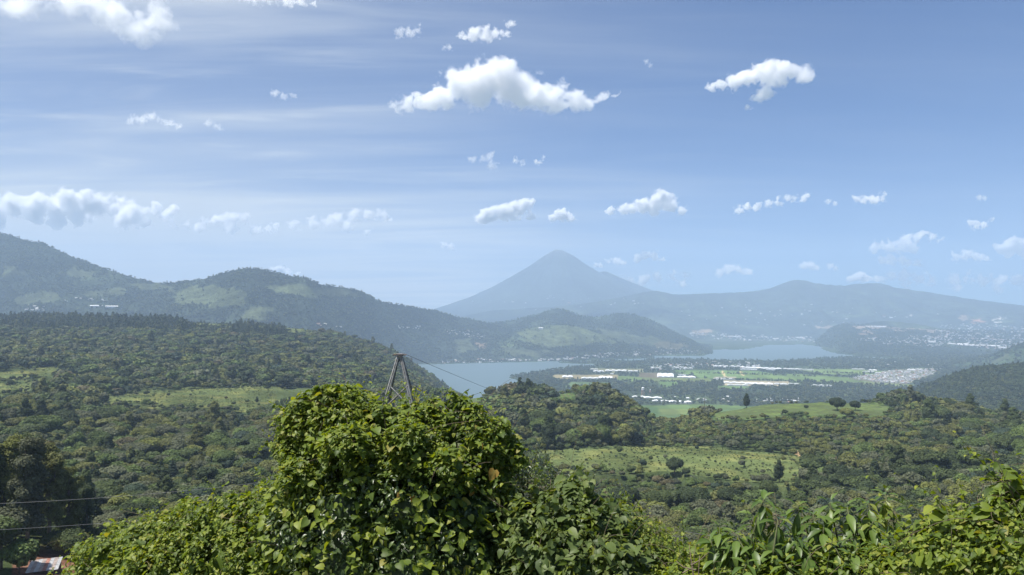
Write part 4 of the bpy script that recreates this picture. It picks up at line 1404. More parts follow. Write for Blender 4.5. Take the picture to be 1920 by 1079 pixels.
# greenhouses and long sheds on the plain: photo box x0, x1, y of the far eave, y of the near foot, material
BUILT = [
    (1107, 1122, 692, 694.4, 1), (1114, 1134, 695.2, 698.6, 1), (1136, 1177, 694, 697, 0), (1178, 1200, 695.4, 697.8, 0), (1055, 1075, 704.8, 708.8, 0), (1091, 1124, 707.8, 711.8, 1), (1125, 1151, 705.8, 711, 0),
    (1240, 1271, 700.4, 708.4, 0), (1272, 1306, 706.2, 709.6, 0), (1273, 1287, 703.4, 704.8, 1), (1145, 1151, 701, 702.8, 0),
    (1186, 1211, 743.6, 746.8, 0), (1208, 1242, 744.6, 748.8, 0), (1224, 1255, 751, 754.8, 0), (1256, 1300, 752.2, 757.2, 0), (1264, 1268, 744, 747, 0), (1288, 1294, 745.5, 749, 0), (1308, 1326, 748.5, 752, 1),
    (1281, 1305, 705.6, 709.6, 0), (1340, 1379, 709.8, 712.6, 1), (1359, 1400, 716.6, 720, 0), (1402, 1452, 718, 722.4, 0), (1366, 1404, 721.5, 724.6, 1), (1454, 1478, 719, 722.5, 1), (1480, 1500, 719.4, 722.4, 1), (1525, 1560, 722.6, 725.2, 1),
    (1340, 1388, 686.4, 688.6, 0), (1390, 1432, 688.6, 691.8, 0), (1426, 1468, 690, 693.2, 0), (1470, 1502, 691.4, 693.8, 0), (1500, 1527, 692.6, 694.8, 1), (1390, 1420, 692.6, 694.6, 0), (1438, 1456, 693.6, 695.2, 1),
    (1632, 1648, 693.4, 696.4, 0), (1620, 1640, 697, 699, 1), (1706, 1720, 692.6, 695.4, 0), (1722, 1732, 692, 694.4, 0), (1600, 1622, 692.4, 693.8, 1),
    (1282, 1300, 690.5, 692.2, 0), (1260, 1280, 689, 690.8, 1), (1220, 1240, 690, 691.6, 1),
]
far_woods()

# ------------------------------------------------------------------ buildings on the plain, the shore and the hills
def greenhouses():
    """Long sheds with ridged roofs; each stands on the plain with its near foot where the photo shows it."""
    for i, (x0, x1, y0, y1, w) in enumerate(BUILT):
        near = at_z(np.array([x0, x1, (x0 + x1) / 2]), np.array([y1] * 3), 2.5)
        Yn = near[0, 1]
        tall = 5.0
        # far side: where the far eave would be seen at eave height
        far = at_z((x0 + x1) / 2, y0, 2.5 + tall)
        depth = float(np.clip(far[1] - Yn, 25, 320))
        wid = near[1, 0] - near[0, 0]
        cx, cy = near[2, 0], Yn + depth / 2
        rz = math.atan2(cx, cy) * -1
        n = max(2, int(round(wid / 34)))
        shape = 'wide white' if w == 0 and wid > 120 else ('long white' if w == 0 else 'pale grey')
        root = empty('greenhouse', (cx, cy, 2.0), rz)
        where = ('at the foot of the middle ridge' if y1 > 740 else 'in the middle of the green plain' if y1 > 712 else 'in the row of sheds left of the fields' if x1 < 1215 else
                 'in the long white row before the lakeside town' if y1 < 697 and x1 < 1540 else 'beside the dense housing at the right' if x1 > 1590 else 'among the green fields')
        tag(root, None, 'greenhouse', 'greenhouses and sheds on the plain')
        root['_k'] = f'{shape} greenhouse {where}'
        root['_x'] = float((x0 + x1) / 2)
        b = MB(); b.box((0, 0, tall / 2), (wid / 2, depth / 2, tall / 2)); b.build('wall', M_OFFWHITE, root)
        for j in range(n):       # each bay has its own roof
            a = -wid / 2 + wid * j / n; e = a + wid / n
            m = (a + e) / 2; hgt = tall + min(3.2, wid / n * 0.14)
            V = [(a + .3, -depth / 2 - .5, tall + 0.03), (e - .3, -depth / 2 - .5, tall + 0.03), (e - .3, depth / 2 + .5, tall + 0.03), (a + .3, depth / 2 + .5, tall + 0.03), (m, -depth / 2 - .5, hgt), (m, depth / 2 + .5, hgt)]
            r_ = MB(); r_.add(V, [[0, 4, 5, 3], [1, 2, 5, 4]], [[0, 1, 4], [2, 3, 5]])
            r_.build('roof_bay', M_WHITE if w == 0 else M_OFFWHITE, root)
    name_rows('_k')


def name_rows(key):
    """Labels for alike things: the words they share, then the order in which they stand."""
    bk = {}
    for o in list(COL.objects):
        if key in o.keys(): bk.setdefault(o[key], []).append(o)
    for what, os_ in bk.items():
        os_.sort(key=lambda o: o['_x'])
        for j, o in enumerate(os_):
            if len(os_) == 1: o['label'] = what
            elif j == 0: o['label'] = 'leftmost ' + what
            elif j == len(os_) - 1: o['label'] = 'rightmost ' + what
            else: o['label'] = (ORD[j] + ' ' + what + ' from the left') if j < 10 else what
            del o[key]; del o['_x']


greenhouses()


M_HOUSE = [simple('white_wall', (0.55, 0.54, 0.51), 0.8, 0.15, 0.3), simple('cream_wall', (0.55, 0.49, 0.40), 0.8, 0.15, 0.3), simple('grey_wall', (0.38, 0.37, 0.36), 0.8, 0.2, 0.3)]
M_ROOF = [simple('tin_roof', (0.36, 0.37, 0.38), 0.55, 0.25, 0.3), simple('white_roof', (0.58, 0.58, 0.57), 0.6, 0.1, 0.3), simple('rust_roof', (0.30, 0.17, 0.12), 0.7, 0.3, 0.3), simple('grey_roof', (0.30, 0.30, 0.31), 0.7, 0.3, 0.3)]


def house_wall(m):
    b = MB(); b.box((0, 0, 1.4), (5.5, 4.0, 2.6))
    # door and window recesses on the front and back
    return b.mesh('wall', m)


def house_roof(m):
    b = MB()
    b.add([(-6.1, -4.7, 3.9), (6.1, -4.7, 3.9), (6.1, 4.7, 3.9), (-6.1, 4.7, 3.9), (-6.1, 0, 5.9), (6.1, 0, 5.9)], [[0, 1, 5, 4], [2, 3, 4, 5], [3, 2, 1, 0]], [[0, 4, 3], [1, 2, 5]])
    return b.mesh('roof', m)


HW = [house_wall(m) for m in M_HOUSE]
HR = [house_roof(m) for m in M_ROOF]

relief = {o.name: o for o in COL.objects if o.name.split('.')[0] in ('mountain', 'hill', 'foothill', 'ridge', 'headland', 'lakeside_plain', 'volcano', 'wooded_mesa', 'valley_slope')}
bpy.context.view_layer.update()


def drop(px, py, names):
    """Where the sight line of a photo pixel meets one of the named reliefs."""
    tx, tz = ray(px, py)
    d = Vector((float(tx), 1.0, float(tz))); L_ = d.length; d.normalize()
    best = None
    for n in names:
        ok, loc, nor, _ = relief[n].ray_cast(Vector((0, 0, CAM_Z)), d)
        if ok and (best is None or loc.y < best.y): best = loc.copy()
    return best


HOUSE_AREAS = [  # photo polygon, how many, reliefs, size, label words, group
    ([(1590, 709), (1640, 700), (1690, 694), (1770, 691), (1742, 706), (1700, 721), (1650, 718)], 430, ['lakeside_plain'], (0.8, 1.3), 'small house packed in the dense housing on the plain', 'houses of the dense housing on the plain'),
    ([(1285, 681), (1400, 679), (1440, 690), (1400, 693), (1330, 690), (1285, 689)], 120, ['lakeside_plain'], (0.9, 1.9), 'white roofed house in the town by the right arm of the lake', 'houses of the town before the lake'),
    ([(1220, 684), (1290, 683), (1290, 694), (1210, 696)], 80, ['lakeside_plain'], (0.8, 1.5), 'small white house behind the sheds in the middle of the plain', 'houses behind the sheds'),
    ([(1405, 748), (1500, 749), (1505, 757), (1400, 756)], 42, ['lakeside_plain'], (0.8, 1.5), 'pale house in the hamlet just over the maize field', 'houses of the hamlet behind the maize field'),
    ([(1355, 744), (1372, 745), (1372, 757), (1352, 757)], 10, ['lakeside_plain'], (0.9, 1.5), 'white house at the left of the hamlet over the maize field', 'houses of the hamlet behind the maize field'),
    ([(828, 678), (900, 674), (1000, 675), (1060, 672), (1060, 676), (960, 680), (830, 682)], 100, ['mountain', 'foothill', 'lakeside_plain'], (0.8, 1.8), 'small white house on the far lake shore under the green hill', 'houses along the far shore'),
    ([(1060, 670), (1150, 662), (1200, 660), (1200, 668), (1145, 670), (1060, 676)], 90, ['foothill', 'hill', 'lakeside_plain'], (0.8, 1.8), 'small white house on the far shore by the narrows', 'houses along the far shore'),
    ([(1190, 655), (1290, 650), (1310, 660), (1320, 666), (1200, 667)], 50, ['hill', 'foothill', 'lakeside_plain'], (0.7, 1.4), 'small white house on the point of the peninsula', 'houses along the far shore'),
    ([(820, 619), (880, 620), (915, 630), (900, 636), (840, 626)], 60, ['mountain', 'foothill'], (0.7, 1.3), 'white house of the village on the hillside above the lake', 'houses of the hillside village'),
    ([(745, 612), (790, 612), (790, 618), (745, 618)], 16, ['mountain'], (0.7, 1.4), 'white house on the wooded slope above the pylon', 'houses of the hillside village'),
    ([(590, 608), (640, 606), (640, 614), (590, 614)], 8, ['mountain'], (0.9, 1.6), 'white house showing over the end of the left ridge', 'houses on the left mountain'),
    ([(48, 574), (82, 573), (82, 583), (48, 583)], 30, ['mountain'], (0.8, 1.6), 'white house below the left mountain behind the wind breaks', 'houses on the left mountain'),
    ([(110, 560), (205, 560), (205, 570), (110, 572)], 12, ['mountain'], (0.8, 1.5), 'white house on the lower slope of the left mountain', 'houses on the left mountain'),
    ([(1290, 622), (1420, 630), (1520, 632), (1530, 642), (1400, 640), (1300, 634)], 130, ['ridge', 'lakeside_plain'], (1.0, 2.8), 'white house in the town at the head of the lake', 'houses beyond the lake'),
    ([(1660, 632), (1760, 628), (1800, 640), (1760, 652), (1650, 645), (1600, 636)], 190, ['headland'], (0.9, 1.8), 'small house of the settlement on the headland', 'houses on the headland'),
    ([(1750, 612), (1830, 606), (1925, 612), (1925, 660), (1830, 652), (1770, 640)], 420, ['headland', 'ridge'], (0.9, 2.2), 'small house of the spread out town at the far right', 'houses of the far right town'),
    ([(1600, 676), (1700, 680), (1840, 684), (1800, 690), (1620, 690)], 50, ['lakeside_plain'], (0.9, 1.6), 'lone white house in the woods near the lake', 'houses in the lakeside woods'),
    ([(860, 565), (1190, 548), (1240, 575), (1000, 590)], 26, ['volcano', 'ridge'], (1.5, 4.0), 'white building high on the flank of the volcano', 'buildings on the volcano'),
    ([(1260, 575), (1500, 570), (1800, 590), (1500, 612), (1280, 605)], 50, ['ridge'], (1.3, 3.4), 'white building on the blue ridge across the valley', 'buildings on the far ridge'),
]


def houses():
    r = np.random.default_rng(77)
    cand = []
    for ai, (poly, n, names, (s0, s1), lab, grp) in enumerate(HOUSE_AREAS):
        P = np.array(poly)
        got = 0
        while got < n:
            x = P[:, 0].min() + np.ptp(P[:, 0]) * r.random(); y = P[:, 1].min() + np.ptp(P[:, 1]) * r.random()
            if not inside(np.array(x), np.array(y), poly): continue
            got += 1
            q = drop(x, y, names)
            if q is None or q.z < 0.3: continue
            s = s0 + (s1 - s0) * r.random() ** 2
            cand.append((q, s, r.integers(0, 3), int(r.choice(4, p=[.34, .42, .10, .14] if ai else [.38, .14, .16, .32])), r.random() * 0.8 - 0.4 + (1.57 if r.random() < 0.4 else 0), lab, grp, s / q.y))
    cand.sort(key=lambda c: -c[7])
    rest = [MB() for _ in M_ROOF]
    walls = MB()
    for i, (q, s, a, b_, rz, lab, grp, _) in enumerate(cand):
        if i < 280:
            root = empty('house', q, rz); root.scale = (s, s, s)
            colr = ['pale grey', 'white', 'rust red', 'dark grey'][b_]
            tag(root, None, 'house', grp)
            ap = np.array([a_ for a_ in HOUSE_AREAS if a_[4] == lab][0][0])
            f_ = (float(to_px(np.array(q[:]))[0]) - ap[:, 0].min()) / np.ptp(ap[:, 0])
            part_ = ', left part' if f_ < 0.34 else (', middle' if f_ < 0.67 else ', right part')
            root['label'] = (f'{colr} roofed ' + lab.replace('small white ', '').replace('white roofed ', '').replace('lone white ', 'lone ').replace('white ', '').replace('pale ', '').replace('small ', '') + part_)
            link('wall', HW[a], root); link('roof', HR[b_], root)
        else:
            m = Matrix.LocRotScale(q, Matrix.Rotation(rz, 3, 'Z'), Vector((s, s, s)))
            for me, mb in ((HW[a], walls), (HR[b_], rest[b_])):
                V = np.array([(m @ v.co)[:] for v in me.vertices])
                mb.add(V, [list(p.vertices) for p in me.polygons if len(p.vertices) == 4], [list(p.vertices) for p in me.polygons if len(p.vertices) == 3])
    VV, F4, F3, i4, i3, off = [], [], [], [], [], 0
    for k, mb in enumerate([walls] + rest):
        if not mb.V: continue
        V = np.concatenate(mb.V); VV.append(V)
        if mb.F4: f = np.concatenate(mb.F4) + off; F4.append(f); i4 += [k] * len(f)
        if mb.F3: f = np.concatenate(mb.F3) + off; F3.append(f); i3 += [k] * len(f)
        off += len(V)
    me = mesh_np('far_housing', np.concatenate(VV), [np.concatenate(F4), np.concatenate(F3)], False, [M_HOUSE[0]] + M_ROOF, i4 + i3)
    tag(link('far_housing', me), kind='stuff')


houses()


def long_roofs():
    """White sheds and growing tunnels on the far slopes."""
    L_ = [(1780, 1812, 646.8, 'headland', 'pair of white growing tunnels on the headland slope, left one'), (1798, 1868, 649.6, 'headland', 'long white growing tunnel on the headland slope, the longest'), (1874, 1894, 653.6, 'headland', 'short white growing tunnel at the right end of the headland row'),
          (1736, 1753, 642.2, 'headland', 'white shed in the settlement on the headland'), (1668, 1674, 596.4, 'ridge', 'bright white shed alone on the far blue ridge'),
          (170, 190, 576.4, 'mountain', 'narrow white growing tunnel under the left mountain'), (199, 220, 577.4, 'mountain', 'bright white growing tunnel under the left mountain, right of the narrow one'),
          (1350, 1388, 632, 'ridge', 'white factory roof at the head of the lake, left one'), (1449, 1460, 636, 'ridge', 'white factory roof at the head of the lake, middle one'), (1492, 1508, 634, 'ridge', 'white factory roof at the head of the lake, right one'),
          (1625, 1660, 613.6, 'headland', 'white sheet roofs in the cleared ground on the headland'), (1010, 1018, 617.2, 'foothill', 'white shed on top of the bright green foothill')]
    for x0, x1, y, n, lab in L_:
        a = drop((x0 + x1) / 2, y, [n])
        if a is None: continue
        w = (x1 - x0) / FPX * a.y
        d = max(14.0, 0.0011 * a.y * 2.2)
        root = empty('shed', (a.x, a.y, a.z), -math.atan2(a.x, a.y))
        tag(root, lab, 'shed', 'white sheds on the far slopes')
        b = MB(); b.box((0, 0, 2.5), (w / 2, d, 6.0)); b.build('wall', M_OFFWHITE, root)
        b = MB(); b.add([(-w / 2 - 1, -d - 1, 8.55), (w / 2 + 1, -d - 1, 8.55), (w / 2 + 1, d + 1, 8.55), (-w / 2 - 1, d + 1, 8.55), (-w / 2 - 1, 0, 12.5), (w / 2 + 1, 0, 12.5)], [[0, 1, 5, 4], [2, 3, 4, 5]], [[0, 4, 3], [1, 2, 5]])
        b.build('roof', M_WHITE, root)


long_roofs()


def water_tower(px, py0, py1, w, label, tank):
    p = at_z(px, py1, 2.5); Y = p[1]
    h = (py1 - py0) / FPX * Y
    s = w / FPX * Y / 2
    root = empty('water_tower', (p[0], p[1], 2.0))
    tag(root, label, 'tower')
    mt = simple('tower_paint', (0.42, 0.27, 0.20), 0.7, 0.3, 0.3); mw = M_WHITE
    for sx, sy in ((-1, -1), (1, -1), (1, 1), (-1, 1)):
        b = MB(); b.bar((sx * s, sy * s, 0), (sx * s * 0.7, sy * s * 0.7, h * 0.66), s * 0.3); b.build('leg', mt, root)
    b = MB()
    for k in range(4):
        z = h * (0.1 + 0.15 * k)
        b.box((0, 0, z), (s * 1.0, s * 1.0, s * 0.1))
    b.build('platform', mt, root)
    b = MB(); b.tube([(0, 0, h * 0.66), (0, 0, h * 0.9)], s * (1.1 if tank else 0.6), 12); b.build('tank', mw if tank else mt, root)
    b = MB(); b.tube([(0, 0, h * 0.9), (0, 0, h)], [s * (1.25 if tank else 0.7), s * 0.1], 12); b.build('tank_roof', mw, root)


water_tower(1205.5, 726, 741, 4.5, 'taller tan water tower with white top standing in the woods of the plain', True)
water_tower(1219, 730, 741, 3.0, 'thinner pale tower right of the tan water tower in the woods', False)


# ------------------------------------------------------------------ pylon and wires
def pylon():
    Y = 60.0
    k = Y / FPX
    top = at(749.5, 665, Y)
    gz = float(near_z(top[0], Y)) - 0.3
    root = empty('power_pylon', (top[0], Y, gz))
    tag(root, 'weathered grey steel power pylon with splayed legs rising behind the vine covered bush', 'pylon')
    H = top[2] - gz
    zl = lambda py: H - (py - 665) * k

    def wx(px): return (px - 749.5) * k
    slope = (749.5 - 727) / (752 - 668.0)
    dep = 0.9
    # four legs, each a doubled angle
    for sx in (-1, 1):
        for sy in (-1, 1):
            b = MB()
            x_top, x_mid = sx * 3.2 * k, sx * (3.2 + 0.258 * (722 - 670)) * k
            x_bot = sx * (3.2 * k + 0.258 * (zl(670)))
            y_top, y_bot = sy * 0.12, sy * (0.12 + 0.20 * zl(670))
            # each leg is a pair of angles laced together
            sp_t, sp_b = 0.055, 0.11 + 0.006 * zl(670)
            for q_ in (-1, 1):
                b.bar((x_top + q_ * sp_t, y_top, zl(670)), (x_bot + q_ * sp_b, y_bot, 0), 0.085)
            for q_ in np.linspace(0.06, 0.97, 26):
                cx_, cy_, cz_ = x_top + (x_bot - x_top) * q_, y_top + (y_bot - y_top) * q_, zl(670) * (1 - q_)
                h_ = sp_t + (sp_b - sp_t) * q_
                b.bar((cx_ - h_, cy_, cz_ + 0.05), (cx_ + h_, cy_, cz_ - 0.05), 0.03)
            b.build('leg', M_STEEL if sy < 0 else M_STEEL_DARK, root)  # back legs in the darker copy, shade put into the colour
    # braces: crossed bars in each panel of the two faces
    f = lambda z: 3.2 * k + 0.258 * (zl(670) - z)
    g = lambda z: 0.12 + 0.20 * (zl(670) - z)
    zs = [zl(722), zl(765), zl(830), zl(930), max(0.2, zl(1040))]
    for i in range(len(zs) - 1):
        a, c = zs[i], zs[i + 1]
        for sy in (-1, 1):
            for sx in (-1, 1):
                b = MB(); b.bar((sx * f(a), sy * g(a), a), (-sx * f(c), sy * g(c), c), 0.075 if sy < 0 else 0.05)
                b.build('brace', M_STEEL_DARK if sx > 0 else M_STEEL, root)  # bars leaning one way coloured darker, as if turned from the sun
    # the short steep braces under the cap
    for sx in (-1, 1):
        b = MB(); b.bar((-sx * f(zl(669)) * 0.8, -0.05, zl(669)), (sx * f(zl(700)), -g(zl(700)), zl(700)), 0.06); b.build('brace', M_STEEL_DARK, root)
    b = MB(); b.box((0, 0, zl(667)), (5.0 * k, 0.22, 2.4 * k)); b.box((0, 0, zl(664.6)), (6.0 * k, 0.26, 0.04)); b.build('cap', simple('cap_plate', (0.24, 0.20, 0.18), 0.7, 0.2, 6.0), root)
    for sx in (-1, 1):
        b = MB()
        b.tube([(sx * 5 * k, 0, zl(666)), (sx * 9 * k, 0.0, zl(665.4)), (sx * 13 * k, 0, zl(665.6))], 0.03, 6)
        for q in (7, 8.4, 9.8, 11.2):
            b.tube([(sx * q * k, 0, zl(665.7) - 0.0), (sx * (q + 0.6) * k, 0, zl(665.7))], 0.075, 8)
        b.build('insulator', simple('insulator_glaze', (0.22, 0.16, 0.13), 0.3, 0.1, 6.0), root)
    # a lower cross arm, behind the leaves, that carries the two long wires
    zc = zl(872)
    b = MB(); b.box((0, -0.2, zc), (1.7, 0.10, 0.10)); b.build('cross_arm', M_STEEL, root)
    return np.array([top[0], Y, gz]), zl, k


PY_BASE, zl_, k_ = pylon()


def wire(name, a, b, sag, rad, m, label, group=None, n=60):
    a, b = np.asarray(a, float), np.asarray(b, float)
    t = np.linspace(0, 1, n)[:, None] ** (1.0)
    P = a + (b - a) * t
    P[:, 2] -= sag * 4 * (t * (1 - t))[:, 0]
    q = MB(); q.tube(P, rad, 5)
    o = q.build(name, m, smooth=True)
    tag(o, label, 'wire', group)
    return o


GW = 'overhead wires'
# the long spans seen against the forest, left and right of the bush
arm = PY_BASE + np.array([0, 0, zl_(872)])
wire('overhead_wire', arm + np.array([-1.6, -0.3, 0.12]), at(-420, 952, 46.0), 0.9, 0.012, M_WIRE, 'upper of two pale wires crossing the forest at the left', GW)
wire('overhead_wire', arm + np.array([-1.6, -0.32, -1.9]), at(-420, 1008, 40.0), 0.7, 0.012, M_WIRE, 'lower of two pale wires crossing the forest at the left', GW)
wire('overhead_wire', arm + np.array([1.6, -0.3, -0.4]), at(1700, 1048, 50.0), 0.9, 0.016, M_WIRE, 'thin wire slanting down to the right above the drooping broadleaf shrub', GW)
wire('overhead_wire', arm + np.array([1.6, -0.32, -2.4]), at(1700, 1120, 46.0), 0.6, 0.012, M_WIRE, 'thin wire low behind the small leaved shrub right of centre', GW)
# the span out over the valley
pole_p = at(1321, 757, 985.0); pole_z = float(near_z(pole_p[0], pole_p[1]))
wire('overhead_wire', PY_BASE + np.array([13 * k_, 0, zl_(665.6)]), at(1321, 751, 985.0), 26.0, 0.015, M_WIRE_D, 'dark wire running from the pylon top out over the lake', GW, 160)


def utility_pole():
    h = float(at(1321, 746, 985.0)[2]) - pole_z
    root = empty('utility_pole', (pole_p[0], pole_p[1], pole_z))
    tag(root, 'thin dark utility pole on the hill edge left of the maize field', 'pole')
    b = MB(); b.tube([(0, 0, -0.5), (0, 0, h)], [0.45, 0.32], 8); b.build('post', M_STEEL_DARK, root)
    for z in (h * 0.93, h * 0.8):
        b = MB(); b.box((0, 0, z), (2.4, 0.18, 0.18)); b.build('cross_arm', M_STEEL_DARK, root)
    b = MB()
    for x in (-2.1, 0, 2.1):
        b.tube([(x, 0, h * 0.93 + 0.16), (x, 0, h * 0.93 + 0.8)], 0.14, 6)
    b.build('insulator', M_STEEL, root)


utility_pole()


# ------------------------------------------------------------------ the shed at the lower left
def tin_shed():
    p = at(84, 1066, 168.0)
    gz = float(near_z(p[0], p[1]))
    root = empty('tin_shed', (p[0], p[1], 0), R(24))
    tag(root, 'low shed with patched white and red corrugated roof beside bare red ground', 'shed')
    zr = float(at(84, 1057, 168.0)[2])
    hw, hd = 2.9, 3.8
    mw = simple('shed_board', (0.13, 0.09, 0.07), 0.9, 0.3, 2.0)
    b = MB(); b.box((0, 0, (gz - 1 + zr - 0.6) / 2), (hw - 0.2, hd - 0.2, (zr - 0.6 - gz + 1) / 2)); b.build('wall', mw, root)
    # rafters
    for x in (-2.6, -0.9, 0.9, 2.6):
        q = MB(); q.box((x, 0, zr - 0.53), (0.06, hd, 0.06)); q.build('rafter', mw, root)
    mats = [simple('tin_white', (0.42, 0.42, 0.42), 0.5, 0.45, 1.6, metal=0.2), simple('tin_red', (0.34, 0.17, 0.13), 0.7, 0.5, 1.6), simple('tin_pale', (0.36, 0.30, 0.27), 0.6, 0.5, 1.6, metal=0.2)]
    pick = [0, 2, 0, 2, 1, 0, 2, 0]
    for i in range(8):
        x0 = -hw - 0.2 + i * 0.76
        n = 12
        xs = np.linspace(x0, x0 + 0.745, n)
        zc = 0.035 * np.sin(np.arange(n) * math.pi / 1.5)
        V, F = [], []
        for s_, y in enumerate((-hd - 0.3, hd + 0.3)):
            for t_ in (0, 0.012):
                for x, z in zip(xs, zc): V.append((x, y, zr - 0.42 + z + t_ + 0.002 * i + (0.32 if s_ else 0)))
        V = np.array(V)
        for j in range(n - 1):
            F += [[j, j + 1, 2 * n + j + 1, 2 * n + j], [n + j, 3 * n + j, 3 * n + j + 1, n + j + 1], [j, n + j, n + j + 1, j + 1], [2 * n + j, 2 * n + j + 1, 3 * n + j + 1, 3 * n + j]]
        me = mesh_np('roof_sheet', V, np.array(F), False, [mats[pick[i]]])
        link('roof_sheet', me, root)


tin_shed()

# ------------------------------------------------------------------ foreground plants, leaf by leaf
def leaf_template(kind):
    """Vertices (tip along +y, upper face +z), faces, rib weight."""
    if kind == 'heart':
        mid = [(0, 0.0), (0, .3), (0, .6), (0, .85), (0, 1.0)]
        e = [(-.20, -.14), (-.46, .10), (-.47, .42), (-.25, .76)]
        ft = [(0, 6, 5)]; fq = [(0, 1, 7, 6), (1, 2, 8, 7)]; ft += [(2, 3, 8), (3, 4, 8)]
        cup, droop = 0.28, 0.30
    else:
        wd = {'ellipse': 1.0, 'lance': 0.72, 'strap': 0.56}[kind]
        mid = [(0, 0.0), (0, .22), (0, .5), (0, .8), (0, 1.0)]
        e = [(-.05 * wd, .06), (-.21 * wd, .26), (-.25 * wd, .55), (-.13 * wd, .84)]
        ft = [(0, 1, 5)]; fq = [(5, 1, 2, 6)][:0]; fq = [(1, 2, 7, 6), (2, 3, 8, 7)]; ft += [(1, 6, 5), (3, 4, 8)]
        cup, droop = 0.45, 0.42
    V = [(x, y, 0) for x, y in mid] + [(x, y, 0) for x, y in e] + [(-x, y, 0) for x, y in e]
    V = np.array(V, float)
    V[:, 2] = cup * np.abs(V[:, 0]) - droop * np.maximum(V[:, 1], 0) ** 2 + 0.03 * np.sin(V[:, 1] * 17) * (np.abs(V[:, 0]) > 0.1)
    rr = lambda f: tuple(i if i < 5 else i + 4 for i in f)[::-1]
    F3 = [f[::-1] for f in ft] + [rr(f[::-1])[::1] for f in []] + [tuple(i if i < 5 else i + 4 for i in f) for f in ft]
    F4 = [f[::-1] for f in fq] + [tuple(i if i < 5 else i + 4 for i in f) for f in fq]
    rib = np.array([1.0] * 5 + [0.0] * 8)
    return V, np.array(F4), np.array(F3), rib


LEAFT = {k: leaf_template(k) for k in ('heart', 'ellipse', 'lance', 'strap')}
VINE_RAMP = [(0.0, (0.042, 0.075, 0.010)), (0.3, (0.098, 0.150, 0.018)), (0.65, (0.172, 0.228, 0.026)), (0.93, (0.255, 0.295, 0.040)), (1.0, (0.28, 0.25, 0.06))]
PALE_RAMP = [(0.0, (0.050, 0.080, 0.024)), (0.4, (0.085, 0.125, 0.034)), (0.8, (0.120, 0.165, 0.042)), (1.0, (0.16, 0.19, 0.055))]
BROAD_RAMP = [(0.0, (0.050, 0.092, 0.020)), (0.45, (0.088, 0.150, 0.028)), (0.85, (0.125, 0.190, 0.034)), (1.0, (0.20, 0.22, 0.04))]
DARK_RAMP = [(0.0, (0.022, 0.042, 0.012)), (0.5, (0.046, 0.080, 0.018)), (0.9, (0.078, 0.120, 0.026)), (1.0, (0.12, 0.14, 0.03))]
M_VINE = leaf_mat('vine_leaf', VINE_RAMP, rough=0.5, trans=0.40, spec=0.28, tcol=(1.5, 1.4, 0.3), rib=True)
M_PALE = leaf_mat('pale_vine_leaf', PALE_RAMP, rough=0.5, trans=0.34, spec=0.3, tcol=(1.4, 1.35, 0.4), rib=True)
M_BROAD = leaf_mat('broad_leaf', BROAD_RAMP, rough=0.42, trans=0.32, spec=0.4, tcol=(1.5, 1.4, 0.3), rib=True)
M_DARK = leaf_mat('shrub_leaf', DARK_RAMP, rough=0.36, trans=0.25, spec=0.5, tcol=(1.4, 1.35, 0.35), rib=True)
M_DEAD = leaf_mat('yellowed_leaf', [(0, (0.24, 0.13, 0.025)), (1, (0.34, 0.22, 0.04))], rough=0.6, trans=0.35, spec=0.3, tcol=(1.3, 1.0, 0.3), rib=True)
M_MIXED = leaf_mat('narrow_leaf', VINE_RAMP[:4] + [(1.0, (0.20, 0.17, 0.06))], rough=0.45, trans=0.36, spec=0.4, tcol=(1.45, 1.4, 0.3), rib=True)
M_STEM = simple('green_stem', (0.075, 0.085, 0.035), 0.7, 0.3, 20.0)
M_TWIG = simple('dry_twig', (0.16, 0.125, 0.085), 0.85, 0.3, 20.0)


def lump_world(rows):
    out = []
    for (px, py, Y, rp) in rows:
        c = at(px, py, Y); r_ = rp / FPX * Y
        out.append((*c, r_, r_ * 1.05, r_ * 0.95))
    return np.array(out)


def lump_sites(L_, n, r, lo=0.80, hi=1.08, top=0.5, holes=0.0):
    area = (L_[:, 3:].prod(1)) ** (2 / 3.)
    m = n * 4
    k = r.choice(len(L_), size=m, p=area / area.sum())
    u = unit(m, r)
    u[:, 2] = np.where(r.random(m) < top, np.abs(u[:, 2]), u[:, 2])
    f = lo + (hi - lo) * r.random((m, 1)) ** 0.6
    # a lumpy outline: swell and shrink the shell with noise
    P0 = L_[k, :3] + u * L_[k, 3:]
    sw = 1 + 0.75 * fbm(P0[:, 0] * 4.3 + P0[:, 1] * 3, P0[:, 2] * 4.3 + 7, 4, 0.6)[:, None]
    P = L_[k, :3] + u * L_[k, 3:] * f * sw
    ok = np.ones(m, bool); dmin = np.full(m, 9.0)
    # gaps in the leaf cover, where one looks into the shade
    if holes:
        ok &= ~((fbm(P[:, 0] * 7 + 2 * P[:, 1] + 11, P[:, 2] * 7 - P[:, 1] * 3, 3) < holes) & (f[:, 0] > 0.80))
    for i in range(len(L_)):
        d = np.linalg.norm((P - L_[i, :3]) / L_[i, 3:], axis=1)
        ok &= (d > 0.76) | (k == i)
        dmin = np.minimum(dmin, d)
    idx = np.where(ok)[0][:n]
    return P[idx], u[idx], dmin[idx]


def leaf_frames(Nrm, Tip):
    Nrm = Nrm / (np.linalg.norm(Nrm, axis=1, keepdims=True) + 1e-9)
    T = Tip - Nrm * (Tip * Nrm).sum(1, keepdims=True)
    T /= np.linalg.norm(T, axis=1, keepdims=True) + 1e-9
    return np.cross(T, Nrm), T, Nrm


